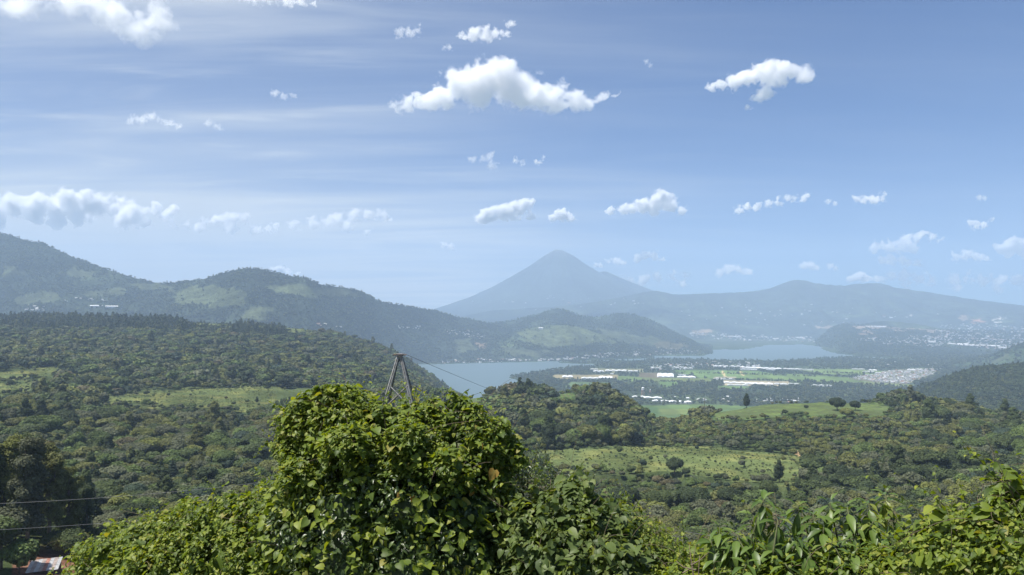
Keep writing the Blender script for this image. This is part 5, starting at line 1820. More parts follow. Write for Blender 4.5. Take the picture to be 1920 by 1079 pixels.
def leaves_mesh(name, tmpl, P, X, T, Nn, s, tone, m, extra=None, wide=None):
    V0, F4, F3, rib = LEAFT[tmpl]
    n, kv = len(P), len(V0)
    w = np.ones(n) if wide is None else wide
    V = P[:, None] + s[:, None, None] * (V0[None, :, 0, None] * w[:, None, None] * X[:, None] + V0[None, :, 1, None] * T[:, None] + V0[None, :, 2, None] * Nn[:, None])
    off = (np.arange(n) * kv)[:, None, None]
    Fs = [(F4[None] + off).reshape(-1, 4), (F3[None] + off).reshape(-1, 3)]
    V = V.reshape(-1, 3); tn = np.repeat(tone, kv); rb = np.tile(rib, n)
    if extra is not None:
        ev, ef = extra
        Fs[1] = np.concatenate([Fs[1], ef + len(V)]); V = np.concatenate([V, ev])
        tn = np.concatenate([tn, np.zeros(len(ev))]); rb = np.concatenate([rb, np.zeros(len(ev))])
    me = mesh_np(name, V, Fs, True, [m])
    set_f(me, 'tone', tn); set_f(me, 'rib', rb)
    return me


LEAF_ONE = {}


def one_leaf(tmpl, m):
    if (tmpl, m.name) not in LEAF_ONE:
        V0, F4, F3, rib = LEAFT[tmpl]
        me = mesh_np('leaf', V0, [F4, F3], True, [m])
        set_f(me, 'tone', np.zeros(len(V0))); set_f(me, 'rib', rib)
        LEAF_ONE[(tmpl, m.name)] = me
    return LEAF_ONE[(tmpl, m.name)]


def grow(name, label, cat, base, P, Nrm, Tip, s, tmpl, m, seed, core=None, singles=300, parent=None, group=None, score=None):
    """A leafy plant: its largest visible leaves as parts, the others joined as its foliage."""
    r = np.random.default_rng(seed)
    root = parent or tag(empty(name, base), label, cat, group)
    b = np.array(root.location[:])
    X, T, Nn = leaf_frames(Nrm, Tip)
    px, py = to_px(P)
    vis = (px > -10) & (px < 1930) & (py > 0) & (py < 1085)
    sc = s / P[:, 1] * (score if score is not None else 1.0) * np.where(vis, 1, 0) * (0.35 + np.abs((Nn * (-P / np.linalg.norm(P - [0, 0, CAM_Z], axis=1, keepdims=True) + [[0, 0, CAM_Z]] / np.linalg.norm(P - [0, 0, CAM_Z], axis=1, keepdims=True))).sum(1)))
    big = np.argsort(-sc)[:singles]
    big = big[sc[big] > 0]
    rest = np.ones(len(P), bool); rest[big] = False
    tone = r.random(len(P))
    ex = None
    if core is not None:  # solid lumps added inside the leaves to keep light from coming through
        Vs, Fs, off = [], [], 0
        for l in core:
            w = ICO_V * l[3:] * 0.62 * (1 + 0.12 * r.normal(size=(len(ICO_V), 1))) + l[:3]
            Vs.append(w - b); Fs.append(ICO_F + off); off += len(w)
        ex = (np.concatenate(Vs), np.concatenate(Fs))
    me = leaves_mesh('foliage', tmpl, P[rest] - b, X[rest], T[rest], Nn[rest], s[rest], tone[rest], m, ex)
    tag(link('foliage', me, root), kind='stuff')
    lm = one_leaf(tmpl, m)
    for i in big:
        o = link('leaf', lm, root)
        M_ = Matrix(((X[i, 0] * s[i], T[i, 0] * s[i], Nn[i, 0] * s[i], P[i, 0] - b[0]),
                     (X[i, 1] * s[i], T[i, 1] * s[i], Nn[i, 1] * s[i], P[i, 1] - b[1]),
                     (X[i, 2] * s[i], T[i, 2] * s[i], Nn[i, 2] * s[i], P[i, 2] - b[2]), (0, 0, 0, 1)))
        o.matrix_basis = M_
    return root


def stems(root, L_, n, seed, rad=(0.018, 0.004), m=None, part='stem'):
    """Stems from the ground at the plant's foot out into its lumps."""
    r = np.random.default_rng(seed)
    b = np.array(root.location[:])
    for i in range(n):
        l = L_[i % len(L_)]
        e = l[:3] + unit(1, r)[0] * l[3:] * 0.8 - b
        a = np.array([r.normal() * 0.15, r.normal() * 0.15, -0.15])
        q = MB()
        m1 = a + (e - a) * 0.4 + np.array([r.normal() * 0.1, r.normal() * 0.1, 0.25]); m2 = a + (e - a) * 0.75 + r.normal(size=3) * 0.08
        q.tube([a, m1, m2, e], [rad[0], rad[0] * 0.75, rad[0] * 0.5, rad[1]], 6)
        q.build(part, m or M_TWIG, root, True)


def tendrils(root, L_, n, seed, length=0.35, rad=0.0022, up=0.5):
    """Loose shoots that stick out of the leaf cover, one joined part."""
    r = np.random.default_rng(seed)
    b = np.array(root.location[:])
    P, u, _ = lump_sites(L_, n, r, 0.95, 1.1, 0.7)
    q = MB()
    for p, d in zip(P, u):
        d = d * 0.6 + np.array([0, 0, up]) + r.normal(size=3) * 0.5
        d /= np.linalg.norm(d)
        ln = length * (0.4 + r.random())
        bend = r.normal(size=3) * 0.35
        pts = [p + d * ln * t + bend * ln * t * t - np.array([0, 0, 0.35 * ln * t * t]) - b for t in np.linspace(0, 1, 6)]
        q.tube(pts, [rad, rad, rad * .9, rad * .8, rad * .6, rad * .4], 4)
    tag(q.build('tendrils', M_TWIG, root, True), kind='stuff')


def sprays(root, L_, n, seed, m, size, tmpl='heart', length=0.30):
    """Leafy shoots that stand out of the cover and break its outline."""
    r = np.random.default_rng(seed)
    b = np.array(root.location[:])
    P, u, _ = lump_sites(L_, n, r, 0.96, 1.06, 0.85)
    q = MB(); pp, nn, tt, ss = [], [], [], []
    for p, d in zip(P, u):
        d = d * 0.7 + np.array([0, 0, 0.75]) + r.normal(size=3) * 0.35
        d /= np.linalg.norm(d)
        ln = length * (0.35 + r.random()); bend = r.normal(size=3) * 0.4
        pts = [p + d * ln * t + bend * ln * t * t - np.array([0, 0, 0.4 * ln * t * t]) for t in np.linspace(0, 1, 6)]
        q.tube(np.array(pts) - b, [0.004, 0.0035, 0.003, 0.0025, 0.002, 0.0015], 4)
        k = int(5 + 8 * r.random())
        for i in range(k):
            t = (i + 1) / k * 5; j = min(int(t), 4)
            c = pts[j] + (pts[j + 1] - pts[j]) * (t - j)
            a = i * 2.4 + r.random()
            side = np.array([math.cos(a), math.sin(a), -0.1])
            pp.append(c); tt.append(side * 0.8 + d * 0.5 - np.array([0, 0, 0.35])); nn.append(np.array([0, 0, 1.0]) + side * 0.35 + r.normal(size=3) * 0.3)
            ss.append(size * (0.9 - 0.55 * i / k) * (0.7 + 0.5 * r.random()))
    pp, nn, tt, ss = map(np.array, (pp, nn, tt, ss))
    X, T, Nn = leaf_frames(nn, tt)
    tag(q.build('shoots', M_STEM, root, True), kind='stuff')
    tag(link('shoot_foliage', leaves_mesh('shoot_foliage', tmpl, pp - b, X, T, Nn, ss, r.random(len(pp)), m), root), kind='stuff')


def foot(L_, px, Y):
    x = (px - 960) / FPX * Y
    return (x, Y, float(near_z(x, Y)))


def vine_plant(name, label, cat, rows, n, size, tmpl, m, seed, foot_px, Yf, up=1.05, out=0.5, jit=0.45, tipdown=0.75, top=0.5, lo=0.78, singles=300, ten=60, core=True, nstem=8, group=None, hi=1.10, shoots=70, mixed=0.35):
    r = np.random.default_rng(seed)
    L_ = lump_world(rows)
    P, u, dmin = lump_sites(L_, n, r, lo, hi, top, -0.13)
    k = len(P)
    Nrm = u * out + np.array([0, 0, up * 0.55]) + SUN_DIR * 0.8 + r.normal(size=(k, 3)) * jit      # leaves turn to the light
    Tip = u * 0.5 + np.array([0, 0, -tipdown]) + r.normal(size=(k, 3)) * 0.7
    q = r.random(k)
    s = size * (0.28 + 0.58 * q ** 1.5 + 0.60 * np.clip(q - 0.9, 0, 1) / 0.10)
    P = P + (unit(k, r) * 0.5 + u) * (np.clip(r.random((k, 1)) - 0.9, 0, 1)) * 1.1
    root = grow(name, label, cat, foot(L_, foot_px, Yf), P, Nrm, Tip, s, tmpl, m, seed, L_ if core else None, singles, group=group, score=np.clip(dmin - 0.75, 0.02, 0.5) * np.where(u[:, 1] < 0.35, 1, 0.15))
    if mixed:      # narrower leaves of the shrub underneath show through
        P2, u2, d2 = lump_sites(L_, int(n * mixed), r, 0.74, 1.12, top, -0.16)
        k2 = len(P2)
        grow('', '', '', None, P2, u2 * 0.5 + np.array([0, 0, 0.7]) + r.normal(size=(k2, 3)) * 0.55, u2 * 0.6 + np.array([0, 0, -0.3]) + r.normal(size=(k2, 3)) * 0.8, size * (0.35 + 0.75 * r.random(k2)), 'lance', M_MIXED, seed + 5, None, 0, parent=root)
    if nstem: stems(root, L_, nstem, seed + 1)
    if ten: tendrils(root, L_, ten, seed + 2)
    if shoots: sprays(root, L_, shoots, seed + 3, m, size * 1.05, tmpl)
    return root, L_


CENTRAL = [(600, 806, 8.1, 62), (655, 798, 8.0, 56), (720, 815, 7.9, 55), (780, 816, 7.9, 57), (838, 808, 8.0, 52), (590, 862, 8.0, 66), (680, 862, 7.8, 80), (780, 872, 7.7, 85), (872, 850, 7.9, 64), (915, 868, 8.0, 52),
           (905, 922, 7.9, 55), (585, 940, 7.9, 70), (660, 950, 7.6, 100), (770, 962, 7.5, 105), (870, 972, 7.6, 85), (565, 1020, 7.7, 88), (650, 1052, 7.4, 110), (770, 1075, 7.3, 120), (880, 1065, 7.4, 100), (940, 1000, 7.7, 66)]
EXTRA = [(572, 768, 8.0, 30), (612, 748, 8.0, 26), (648, 750, 8.1, 24), (700, 782, 7.9, 22), (748, 790, 8.0, 20), (812, 770, 8.0, 24), (850, 764, 8.0, 22), (882, 782, 7.9, 26), (928, 812, 7.9, 26), (956, 838, 7.9, 22), (966, 872, 7.9, 22), (548, 812, 8.0, 24), (536, 850, 7.9, 22), (760, 832, 7.3, 40), (650, 840, 7.3, 40), (840, 880, 7.2, 40), (560, 905, 7.5, 40)]
bush, LC = vine_plant('vine_covered_bush', 'big bush smothered in bright heart leaved vine rising in the middle of the foreground', 'bush', CENTRAL[:11] + EXTRA, 17500, 0.069, 'heart', M_VINE, 201, 740, 8.2, singles=240, ten=90)
# its own lower foliage: smaller, glossy leaves, their darker colour standing in for the vine's shade
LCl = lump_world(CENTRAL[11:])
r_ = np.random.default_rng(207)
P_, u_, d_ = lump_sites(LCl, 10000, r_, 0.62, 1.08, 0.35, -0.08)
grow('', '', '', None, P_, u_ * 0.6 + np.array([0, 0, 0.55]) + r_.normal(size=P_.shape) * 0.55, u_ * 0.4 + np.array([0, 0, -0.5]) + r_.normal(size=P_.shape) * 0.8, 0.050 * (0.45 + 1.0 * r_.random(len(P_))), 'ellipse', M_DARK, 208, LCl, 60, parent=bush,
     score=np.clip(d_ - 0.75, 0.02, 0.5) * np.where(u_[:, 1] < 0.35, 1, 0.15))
P_, u_, d_ = lump_sites(LCl, 1500, r_, 0.98, 1.16, 0.5)
grow('', '', '', None, P_, u_ * 0.6 + np.array([0, 0, 0.6]) + r_.normal(size=P_.shape) * 0.5, u_ * 0.4 + np.array([0, 0, -0.7]) + r_.normal(size=P_.shape) * 0.7, 0.070 * (0.45 + 0.9 * r_.random(len(P_))), 'heart', M_VINE, 209, None, 40, parent=bush)
stems(bush, LCl, 9, 210, (0.03, 0.006))
# the few yellowed leaves on it
b0 = np.array(bush.location[:])
for px, py, Y, s, a in ((927, 882, 7.42, 0.11, 0.3), (903, 832, 7.35, 0.06, 1.2), (752, 925, 7.0, 0.055, 2.4), (772, 930, 7.0, 0.07, 0.8), (885, 920, 7.3, 0.06, 1.9)):
    o = link('leaf', one_leaf('heart', M_DEAD), bush)
    o['label'] = 'yellowed leaf'
    o.matrix_basis = Matrix.LocRotScale(Vector(at(px, py, Y) - b0), Matrix.Rotation(a * 1.3, 3, 'Z') @ Matrix.Rotation(R(55 + 14 * a), 3, 'X') @ Matrix.Rotation(math.pi + (a - 1.2) * 0.6, 3, 'Z'), Vector((s, s, s)))

LEFTM = [(500, 978, 8.2, 64), (430, 990, 8.3, 62), (360, 1004, 8.5, 60), (290, 1024, 8.7, 58), (205, 1046, 9.0, 56), (160, 1096, 9.2, 46), (530, 1010, 7.9, 70), (450, 1062, 8.0, 88), (330, 1085, 8.2, 88), (235, 1108, 8.6, 70), (520, 1090, 7.7, 80)]
vine_plant('climbing_vine', 'low mound of bright vine spreading down to the left of the big bush', 'vine', LEFTM, 15500, 0.066, 'heart', M_VINE, 221, 340, 8.9, singles=300, ten=70, nstem=6)
PALE = [(1065, 965, 7.7, 62), (1010, 1005, 7.5, 70), (1085, 1010, 7.5, 70), (1135, 1000, 7.6, 52), (1040, 1075, 7.2, 95), (1130, 1085, 7.2, 85), (1000, 1090, 7.2, 70)]
vine_plant('climbing_vine', 'pale drooping heart leaved vine just right of the big bush', 'vine', PALE, 5600, 0.108, 'heart', M_PALE, 231, 1060, 8.0, out=0.75, up=0.45, tipdown=1.1, singles=300, ten=30, nstem=6)
vine_plant('thin_shrub', 'sparse dark twiggy shrub behind the pale vine', 'shrub', [(1000, 908, 8.3, 46), (985, 950, 8.3, 50), (1035, 930, 8.4, 42), (1075, 922, 8.4, 30), (1010, 975, 8.2, 55), (965, 925, 8.2, 34)], 2600, 0.05, 'ellipse', M_DARK, 241, 1010, 8.5, lo=0.3, singles=60, ten=50, core=False, nstem=12)
vine_plant('small_leaved_shrub', 'small leaved green shrub between the pale vine and the drooping broadleaf shrub', 'shrub', [(1165, 1015, 7.8, 58), (1210, 1035, 7.8, 55), (1250, 1062, 7.7, 50), (1190, 1082, 7.5, 75), (1285, 1090, 7.5, 50), (1150, 1055, 7.6, 60)],
           3600, 0.058, 'ellipse', M_VINE, 251, 1200, 8.0, singles=200, ten=50, nstem=8, hi=1.18)
RIGHTV = [(1912, 965, 5.0, 50), (1905, 925, 5.2, 30), (1855, 1010, 5.0, 55), (1785, 1005, 5.3, 46), (1740, 1035, 5.4, 46), (1885, 1055, 4.8, 75), (1795, 1075, 5.0, 76), (1700, 1082, 5.4, 48), (1950, 1010, 4.9, 70)]
rv, LR = vine_plant('climbing_vine', 'yellowish vine climbing up the right edge of the foreground', 'vine', RIGHTV, 7000, 0.062, 'heart', M_VINE, 261, 1850, 5.6, singles=300, ten=60, nstem=8)
LOW = [(1310, 1062, 6.6, 42), (1375, 1082, 6.3, 48), (1470, 1080, 6.0, 48), (1560, 1080, 5.8, 48), (1640, 1078, 5.7, 46), (1300, 1110, 6.2, 60), (1420, 1120, 5.8, 60), (1540, 1125, 5.6, 60), (1660, 1120, 5.5, 60)]
vine_plant('climbing_vine', 'small yellow green vine growing under the drooping broadleaf shrub', 'vine', LOW, 4800, 0.058, 'heart', M_VINE, 271, 1480, 6.4, singles=240, ten=40, nstem=4)


def vine_shoot():
    """The free shoots that stand up from the vine at the right edge."""
    b = np.array(rv.location[:])
    r = np.random.default_rng(5)
    lm = one_leaf('heart', M_VINE)
    for path in ([(1908, 935, 5.1), (1900, 905, 5.05), (1888, 882, 5.0), (1876, 872, 4.98)], [(1915, 940, 5.0), (1912, 905, 4.95), (1896, 890, 4.9)], [(1860, 985, 4.95), (1845, 960, 4.9), (1835, 948, 4.9)], [(1780, 985, 5.2), (1765, 962, 5.2), (1752, 952, 5.2)]):
        pts = np.array([at(*p) for p in path])
        q = MB(); q.tube(pts - b, [0.006, 0.005, 0.004, 0.003][:len(pts)], 5); q.build('shoot', M_STEM, rv, True)
        for i in range(9):
            t = i / 8 * (len(pts) - 1); j = min(int(t), len(pts) - 2)
            p = pts[j] + (pts[j + 1] - pts[j]) * (t - j)
            Nn = np.array([[r.normal() * 0.5, -0.3 + r.normal() * 0.4, 0.8]]); Tp = np.array([[1.0 if i % 2 else -1.0, -0.3, -0.5 + 0.3 * r.normal()]])
            X, T, Nn = leaf_frames(Nn, Tp)
            s = 0.085 * (0.6 + 0.6 * r.random())
            o = link('leaf', lm, rv)
            o.matrix_basis = Matrix([[X[0, a] * s, T[0, a] * s, Nn[0, a] * s, p[a] - b[a]] for a in range(3)] + [[0, 0, 0, 1]])


vine_shoot()


def broadleaf_shrub():
    """Whorls of long drooping leaves at the ends of forking stems."""
    r = np.random.default_rng(91)
    W = [(1432, 948, 6.0), (1412, 978, 6.1), (1460, 985, 5.9), (1496, 962, 6.1), (1524, 975, 6.0), (1556, 955, 6.1), (1588, 962, 6.0), (1545, 1000, 5.9), (1628, 955, 6.0), (1660, 938, 6.1), (1676, 975, 6.0), (1640, 990, 5.9), (1602, 1000, 5.9),
         (1350, 1000, 6.2), (1330, 1022, 6.2), (1380, 1012, 6.0), (1415, 1030, 5.9), (1372, 1045, 6.0), (1450, 1040, 5.8), (1492, 1020, 5.8), (1520, 1048, 5.7), (1565, 1040, 5.7), (1610, 1040, 5.7), (1650, 1040, 5.7), (1690, 1020, 5.8), (1470, 1068, 5.6), (1400, 1070, 5.7), (1580, 1075, 5.6)]
    for q in range(74):
        W.append((1330 + 370 * r.random(), 1010 + 70 * r.random(), 6.0 + 0.6 * r.random()))
    W = W[:28] + [w for w in W[28:]]
    P, Nn, Tp, S, sc = [], [], [], [], []
    tips = []
    for i, (px, py, Y) in enumerate(W):
        c = at(px, py - 16, Y)
        ax = np.array([r.normal() * 0.25, r.normal() * 0.25, 1.0]); ax /= np.linalg.norm(ax)
        tips.append((c, ax))
        nl = 13 if i < 28 else 9
        for j in range(nl):
            a = j * 2.4 + r.random() * 0.5
            h = j / nl
            d = np.array([math.cos(a), math.sin(a), 0])
            el = 0.45 - 1.65 * h + 0.25 * r.normal()          # young leaves at the tip stand, older ones hang
            tip = d * math.cos(el) + np.array([0, 0, math.sin(el)])
            nr = -d * math.sin(el) + np.array([0, 0, math.cos(el)])
            P.append(c - ax * 0.13 * h + d * 0.012); Tp.append(tip); Nn.append(nr + r.normal(size=3) * 0.18)
            S.append((0.095 + 0.10 * math.sin(min(h * 1.5, 1) * 1.57)) * (0.68 + 0.35 * r.random()))
            sc.append(1.0 if i < 28 else 0.4)
    P, Nn, Tp, S = map(np.array, (P, Nn, Tp, S))
    f = foot(None, 1510, 6.6)
    root = grow('broadleaf_shrub', 'shrub with whorls of long drooping glossy green leaves at lower right', 'shrub', f, P, Nn, Tp, S, 'lance', M_BROAD, 92, None, 300, score=np.array(sc))
    b = np.array(f)
    for c, ax in tips:
        e = c - ax * 0.02 - b
        m1 = e - ax * 0.30 + np.array([r.normal() * 0.05, r.normal() * 0.05, 0]); a = np.array([e[0] * 0.35 + r.normal() * 0.05, e[1] * 0.4, e[2] * 0.25])
        q = MB(); q.tube([np.array([e[0] * 0.08, e[1] * 0.08, -0.2]), a, m1, e], [0.022, 0.014, 0.008, 0.005], 6); q.build('stem', M_STEM, root, True)


broadleaf_shrub()


def dry_twigs():
    """Bare grey twigs sticking out at the lower edge."""
    r = np.random.default_rng(12)
    root = tag(empty('dry_branch', foot(None, 1290, 6.2)), 'bare pale dead twigs sticking up at the foot of the drooping broadleaf shrub', 'dead branch')
    b = np.array(root.location[:])
    for (p0, p1) in (((1300, 1078, 5.9), (1292, 1020, 6.0)), ((1296, 1060, 5.9), (1330, 1035, 5.9)), ((1310, 1090, 5.8), (1312, 1042, 5.8)), ((1280, 1075, 6.0), (1302, 1062, 5.9)), ((1305, 1070, 5.8), (1268, 1052, 5.9))):
        a, e = at(*p0) - b, at(*p1) - b
        q = MB(); q.tube([np.array([0, 0, -0.1]) if p0[1] > 1077 else a, a + [0.001, 0, 0.001], (a + e) / 2 + r.normal(size=3) * 0.012, e], [0.009, 0.006, 0.004, 0.002], 5); q.build('twig', M_TWIG, root, True)


dry_twigs()

# ------------------------------------------------------------------ clouds: vapour of uneven density, beyond and above the haze
SC.cycles.volume_step_rate = 0.35
SC.cycles.volume_max_steps = 256


def cloud_mat(name, lumps, dens, R0, fine, erode, warp, soft, aniso=0.45):
    """Density falls off from a set of lumps (centre, radii), eaten into by noise."""
    m, nt, N, L = new_mat(name)
    v = N('ShaderNodeVolumePrincipled'); o = N('ShaderNodeOutputMaterial')
    v.inputs['Color'].default_value = (1.0, 1.0, 1.0, 1)
    v.inputs['Anisotropy'].default_value = aniso
    tc = N('ShaderNodeTexCoord')
    # stir the field so that no lump keeps its round outline
    wn = N('ShaderNodeTexNoise'); wn.inputs['Scale'].default_value = 0.85 / R0; wn.inputs['Detail'].default_value = 4; wn.inputs['Roughness'].default_value = 0.6
    L(tc.outputs['Object'], wn.inputs['Vector'])
    ws = N('ShaderNodeVectorMath'); ws.operation = 'SUBTRACT'; ws.inputs[1].default_value = (0.5, 0.5, 0.5)
    L(wn.outputs['Color'], ws.inputs[0])
    wm = N('ShaderNodeVectorMath'); wm.operation = 'MULTIPLY_ADD'; wm.inputs[1].default_value = (warp * R0 * 1.5, warp * R0, warp * R0)
    L(ws.outputs[0], wm.inputs[0]); L(tc.outputs['Object'], wm.inputs[2])
    prev = None
    for l in lumps:
        su = N('ShaderNodeVectorMath'); su.operation = 'SUBTRACT'; su.inputs[1].default_value = tuple(l[:3])
        L(wm.outputs[0], su.inputs[0])
        dv = N('ShaderNodeVectorMath'); dv.operation = 'DIVIDE'; dv.inputs[1].default_value = tuple(l[3:])
        L(su.outputs[0], dv.inputs[0])
        ln = N('ShaderNodeVectorMath'); ln.operation = 'LENGTH'
        L(dv.outputs[0], ln.inputs[0])
        if prev is None: prev = ln.outputs['Value']
        else:
            mn = N('ShaderNodeMath'); mn.operation = 'SMOOTH_MIN'; mn.inputs[2].default_value = 0.25
            L(prev, mn.inputs[0]); L(ln.outputs['Value'], mn.inputs[1]); prev = mn.outputs[0]
    no = N('ShaderNodeTexNoise'); no.inputs['Scale'].default_value = fine / R0; no.inputs['Detail'].default_value = 7 if R0 > 180 else 4
    no.inputs['Roughness'].default_value = 0.62 if R0 > 180 else 0.5; no.inputs['Distortion'].default_value = 0.5
    L(tc.outputs['Object'], no.inputs['Vector'])
    ns = N('ShaderNodeMath'); ns.operation = 'MULTIPLY_ADD'; ns.inputs[1].default_value = erode; ns.inputs[2].default_value = -0.5 * erode
    L(no.outputs['Fac'], ns.inputs[0])
    ad = N('ShaderNodeMath'); ad.operation = 'ADD'
    L(prev, ad.inputs[0]); L(ns.outputs[0], ad.inputs[1])
    mr = N('ShaderNodeMapRange'); mr.interpolation_type = 'SMOOTHSTEP'
    mr.inputs['From Min'].default_value = 1.0; mr.inputs['From Max'].default_value = 1.0 - soft
    mr.inputs['To Min'].default_value = 0.0; mr.inputs['To Max'].default_value = dens
    L(ad.outputs[0], mr.inputs['Value'])
    L(mr.outputs[0], v.inputs['Density'])
    L(v.outputs[0], o.inputs['Volume'])
    return m


def cloud(rows, Y, label, seed, tau=9.0, thick=0.9, erode=2.6, fine=0.7, sublumps=1, group='small white clouds'):
    """rows: (photo x, photo y, radius in photo px); Y: distance; tau: optical depth through the middle."""
    r = np.random.default_rng(seed)
    s = Y / FPX
    A = np.array(rows, float)
    c = at(A[:, 0], A[:, 1], Y)
    c[:, 1] += r.normal(size=len(A)) * A[:, 2] * s * 0.4
    rad = A[:, 2] * s
    base = c.mean(0)
    R0 = float(np.percentile(rad, 75))
    warp = 1.7 if tau > 7 else 2.3
    soft = 0.55 if tau > 7 else 0.85
    lumps = np.column_stack([c - base, rad * 1.12, rad * thick * 1.1, rad])
    sub = []
    for l in lumps:
        for k in range(sublumps):
            d = unit(1, r)[0]; d[2] = abs(d[2]) * 0.9 + 0.05
            q = 0.42 + 0.22 * r.random()
            sub.append([*(l[:3] + d * l[3:] * 0.85), *(l[3:] * q)])
    if sub: lumps = np.vstack([lumps, sub])
    b = MB()
    for l in lumps:
        b.add(ICO_V * (l[3:] * 1.3 + warp * 0.22 * R0) + l[:3], [], ICO_F)
    me0 = b.mesh('cloud_rough', None)
    me0.materials.clear()
    o = bpy.data.objects.new('cloud', me0)
    COL.objects.link(o)
    md = o.modifiers.new('m', 'REMESH'); md.mode = 'VOXEL'; md.voxel_size = float(max(np.ptp(lumps[:, 0]) + 2 * rad.max(), 1) / 46)
    me = bpy.data.meshes.new_from_object(o.evaluated_get(bpy.context.evaluated_depsgraph_get()))
    o.modifiers.clear()
    o.data = me
    bpy.data.meshes.remove(me0)
    me.name = 'cloud'
    me.materials.clear()
    me.materials.append(cloud_mat('cloud_vapour', lumps, tau * (2.0 if Y > 15000 else 0.85) / (2 * R0 * thick), R0, fine, erode, warp, soft))
    o.location = base
    tag(o, label, 'cloud', group)
    return o


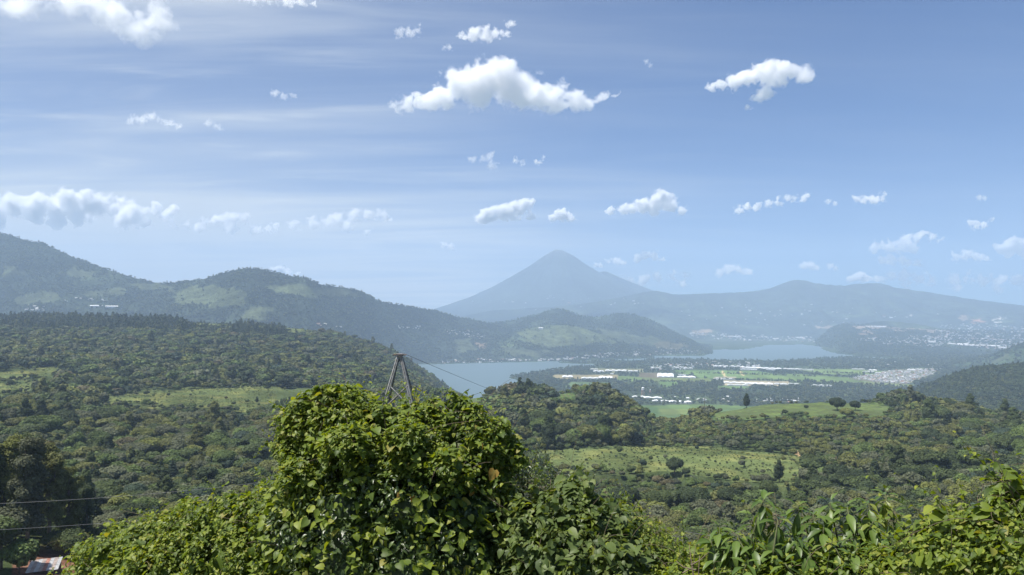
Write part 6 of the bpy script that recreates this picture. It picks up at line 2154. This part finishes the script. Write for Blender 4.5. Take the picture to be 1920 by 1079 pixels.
CLOUDS = [  # lumps (photo x, photo y, radius), optical depth, extra puffs per lump, label
    ([(745, 196, 12), (765, 194, 15), (790, 192, 17), (812, 188, 19), (835, 178, 26), (862, 160, 32), (900, 150, 34), (935, 146, 33), (962, 165, 36), (900, 182, 26), (985, 172, 34), (1020, 182, 32), (1045, 162, 20), (1042, 206, 18), (1082, 186, 18), (1105, 192, 16), (1120, 186, 13), (1138, 181, 12), (1155, 175, 7)],
     11, 1, 'large bright cumulus cloud with a flat base high above the volcano'),
    ([(1335, 162, 9), (1352, 159, 12), (1370, 155, 15), (1388, 148, 14), (1405, 146, 16), (1435, 142, 22), (1465, 138, 23), (1495, 140, 19), (1512, 142, 11), (1432, 174, 14), (1418, 186, 10), (1402, 200, 7)], 8, 1, 'white cloud with a ragged tail high at the right'),
    ([(298, 22, 30), (268, 55, 26), (245, 62, 18), (300, 44, 22), (220, 25, 30), (180, 8, 34), (120, 0, 36), (60, -6, 36), (10, -10, 34)], 5, 1, 'big soft grey white cloud cut off by the top left corner'),
    ([(455, -4, 11), (480, -2, 13), (510, 0, 14), (540, 2, 12), (565, 3, 10), (588, 6, 7)], 6, 1, 'white cloud cut off by the top edge left of centre'),
    ([(752, 66, 10), (768, 62, 11), (785, 56, 9)], 2.2, 1, 'thin white wisp high left of the large cumulus'),
    ([(872, 66, 10), (888, 66, 13), (908, 65, 15), (930, 62, 11), (948, 60, 10), (958, 50, 9)], 5, 1, 'small bright ragged cloud just above the large cumulus'),
    ([(843, 89, 7), (832, 92, 5)], 1.8, 0, 'tiny puff between the thin wisp and the large cumulus'),
    ([(515, 176, 8), (530, 181, 8), (550, 178, 7)], 1.5, 1, 'faint wisp in the blue left of the large cumulus'),
    ([(245, 224, 9), (265, 225, 11), (290, 222, 11), (315, 231, 11), (334, 236, 7)], 2.6, 1, 'small flat pale cloud alone in the blue at upper left'),
    ([(392, 232, 8), (405, 236, 8), (416, 243, 5)], 1.2, 0, 'very faint puff right of the small flat pale cloud'),
    ([(918, 294, 10), (922, 310, 10), (905, 298, 8), (885, 300, 7)], 1.9, 1, 'faint comma shaped puff below the large cumulus'),
    ([(968, 300, 7), (982, 306, 6), (1008, 304, 7), (1020, 297, 6)], 1.5, 0, 'pair of faint puffs right of the comma shaped puff'),
    ([(1212, 116, 6), (1218, 124, 5)], 1.1, 0, 'tiny wisp between the two high white clouds'),
    ([(-30, 385, 26), (20, 384, 24), (70, 384, 22), (110, 388, 24), (140, 380, 18), (180, 384, 24), (222, 391, 22), (258, 399, 20), (288, 394, 12), (312, 401, 13), (150, 408, 20), (60, 404, 18), (230, 414, 15), (330, 395, 8), (-10, 412, 18), (100, 415, 16), (270, 418, 12), (330, 420, 10)], 9, 1, 'long bank of white cloud above the left mountain'),
    ([(350, 424, 9), (385, 416, 10), (405, 412, 12), (430, 410, 13), (458, 412, 12), (375, 427, 12), (430, 428, 13), (480, 430, 11), (510, 432, 9)], 4.2, 1, 'low grey cloud with a bright top above the saddle of the left mountain'),
    ([(520, 426, 10), (550, 424, 12), (590, 420, 13), (615, 416, 12), (630, 411, 14), (665, 405, 14), (695, 407, 12), (718, 405, 10), (650, 425, 12), (690, 437, 8), (725, 412, 7)], 3.6, 1, 'broken low grey cloud left of the volcano'),
    ([(513, 506, 7), (528, 507, 9), (543, 511, 8), (555, 515, 6)], 9, 1, 'small white cloud peeping over the round wooded hill'),
    ([(900, 409, 12), (920, 404, 14), (940, 398, 16), (962, 395, 18), (985, 389, 15), (992, 405, 9)], 9, 1, 'white puffy cloud up and left of the volcano top'),
    ([(1038, 409, 8), (1052, 404, 12), (1066, 406, 10), (1076, 410, 6)], 8, 1, 'small white cloud right above the volcano top'),
    ([(1145, 395, 8), (1165, 393, 10), (1185, 391, 11), (1208, 387, 15), (1236, 377, 18), (1260, 380, 16), (1280, 394, 9), (1228, 396, 10)], 9, 1, 'white cumulus up and right of the volcano'),
    ([(1386, 392, 9), (1402, 388, 9), (1420, 389, 8), (1440, 383, 8), (1462, 378, 9), (1482, 374, 9), (1503, 372, 8)], 4, 1, 'string of small clouds in line above the far blue ridge'),
    ([(1604, 373, 7), (1618, 376, 8), (1636, 375, 10), (1650, 371, 9)], 5, 1, 'small white cloud right of the string of small clouds'),
    ([(1553, 379, 6), (1568, 381, 6)], 1.4, 0, 'faint puff between the string of clouds and the small white cloud'),
    ([(1820, 417, 7), (1834, 424, 9), (1850, 421, 7), (1860, 414, 5)], 6, 0, 'boat shaped white cloud near the right edge'),
    ([(1835, 372, 6), (1850, 371, 5)], 1.0, 0, 'faint smear of cloud above the boat shaped one'),
    ([(1195, 484, 8), (1210, 480, 9), (1228, 480, 9), (1240, 486, 6)], 7, 1, 'flat white cloud right of the volcano summit'),
    ([(1142, 490, 6), (1156, 490, 8), (1168, 493, 6)], 4, 1, 'little cloud close to the right slope of the volcano'),
    ([(1116, 498, 5), (1126, 497, 6)], 3, 0, 'tiny cloud touching the right slope of the volcano'),
    ([(1165, 526, 9), (1182, 528, 10), (1205, 525, 11), (1232, 521, 10), (1262, 517, 10), (1284, 515, 7), (1280, 530, 9)], 3.4, 1, 'low broken cloud hiding the base of the distant twin peak'),
    ([(1350, 511, 8), (1366, 506, 11), (1386, 505, 10), (1404, 510, 9)], 4, 1, 'pale cloud above the middle of the far ridge'),
    ([(1508, 499, 8), (1522, 499, 9), (1534, 502, 7)], 4.5, 1, 'small cloud above the highest bump of the far ridge'),
    ([(1557, 500, 7), (1568, 503, 6)], 2.2, 0, 'fainter cloud just right of the one over the highest bump'),
    ([(1640, 464, 11), (1664, 463, 13), (1690, 463, 14), (1714, 466, 10), (1698, 449, 9), (1722, 446, 11), (1745, 448, 9), (1758, 450, 6)], 7, 1, 'stacked white cloud at the right with a smaller one on top'),
    ([(1650, 488, 9), (1672, 488, 11), (1696, 489, 12), (1720, 494, 9)], 5, 1, 'flat pale cloud directly under the stacked white cloud'),
    ([(1792, 481, 9), (1812, 479, 11), (1832, 481, 10), (1846, 485, 6)], 7, 1, 'oval white cloud right of the stacked white cloud'),
    ([(1876, 466, 11), (1895, 461, 14), (1918, 463, 15), (1945, 468, 15), (1895, 478, 10), (1925, 482, 9)], 8, 1, 'white cloud cut off by the right edge'),
    ([(1596, 524, 7), (1612, 520, 10), (1628, 521, 8)], 8, 1, 'bright white cloud resting on the far ridge'),
    ([(1650, 522, 10), (1672, 518, 12), (1695, 517, 13), (1722, 522, 12), (1755, 525, 12), (1790, 526, 12), (1818, 522, 11), (1845, 525, 13), (1875, 528, 13), (1905, 528, 13), (1935, 530, 13), (1700, 534, 9), (1790, 540, 9), (1870, 543, 9)], 4.5, 1, 'long low bank of cloud along the far ridge at the right'),
    ([(832, 461, 7), (845, 462, 8)], 3, 0, 'tiny cloud low in the sky left of the volcano'),
]
for ci, (rows, tau, ns, label) in enumerate(CLOUDS):
    py = min(q[1] for q in rows) if len(rows) < 3 else sorted(q[1] for q in rows)[len(rows) // 2]
    tz = float(ray(960, py)[1])
    Y = min(20500.0, 3000.0 / max(tz, 0.01)) if py < 480 else 20500.0
    cloud(rows, Y, label, 300 + ci, tau=tau, sublumps=ns, group='clouds of the afternoon sky')

# ------------------------------------------------------------------ the air: one even box of haze round everything built
def haze():
    b = MB()
    x0, x1, y0, y1, z0, z1 = -23000.0, 23000.0, -1900.0, 16700.0, -20.0, 1690.0
    b.box(((x0 + x1) / 2, (y0 + y1) / 2, (z0 + z1) / 2), ((x1 - x0) / 2, (y1 - y0) / 2, (z1 - z0) / 2))
    m, nt, N, L = new_mat('haze_air')
    v = N('ShaderNodeVolumePrincipled'); o = N('ShaderNodeOutputMaterial')
    v.inputs['Color'].default_value = (0.565, 0.75, 1.0, 1)
    v.inputs['Density'].default_value = HAZE_DENSITY
    v.inputs['Anisotropy'].default_value = 0.0
    L(v.outputs[0], o.inputs['Volume'])
    tag(b.build('haze', m), kind='stuff')


haze()
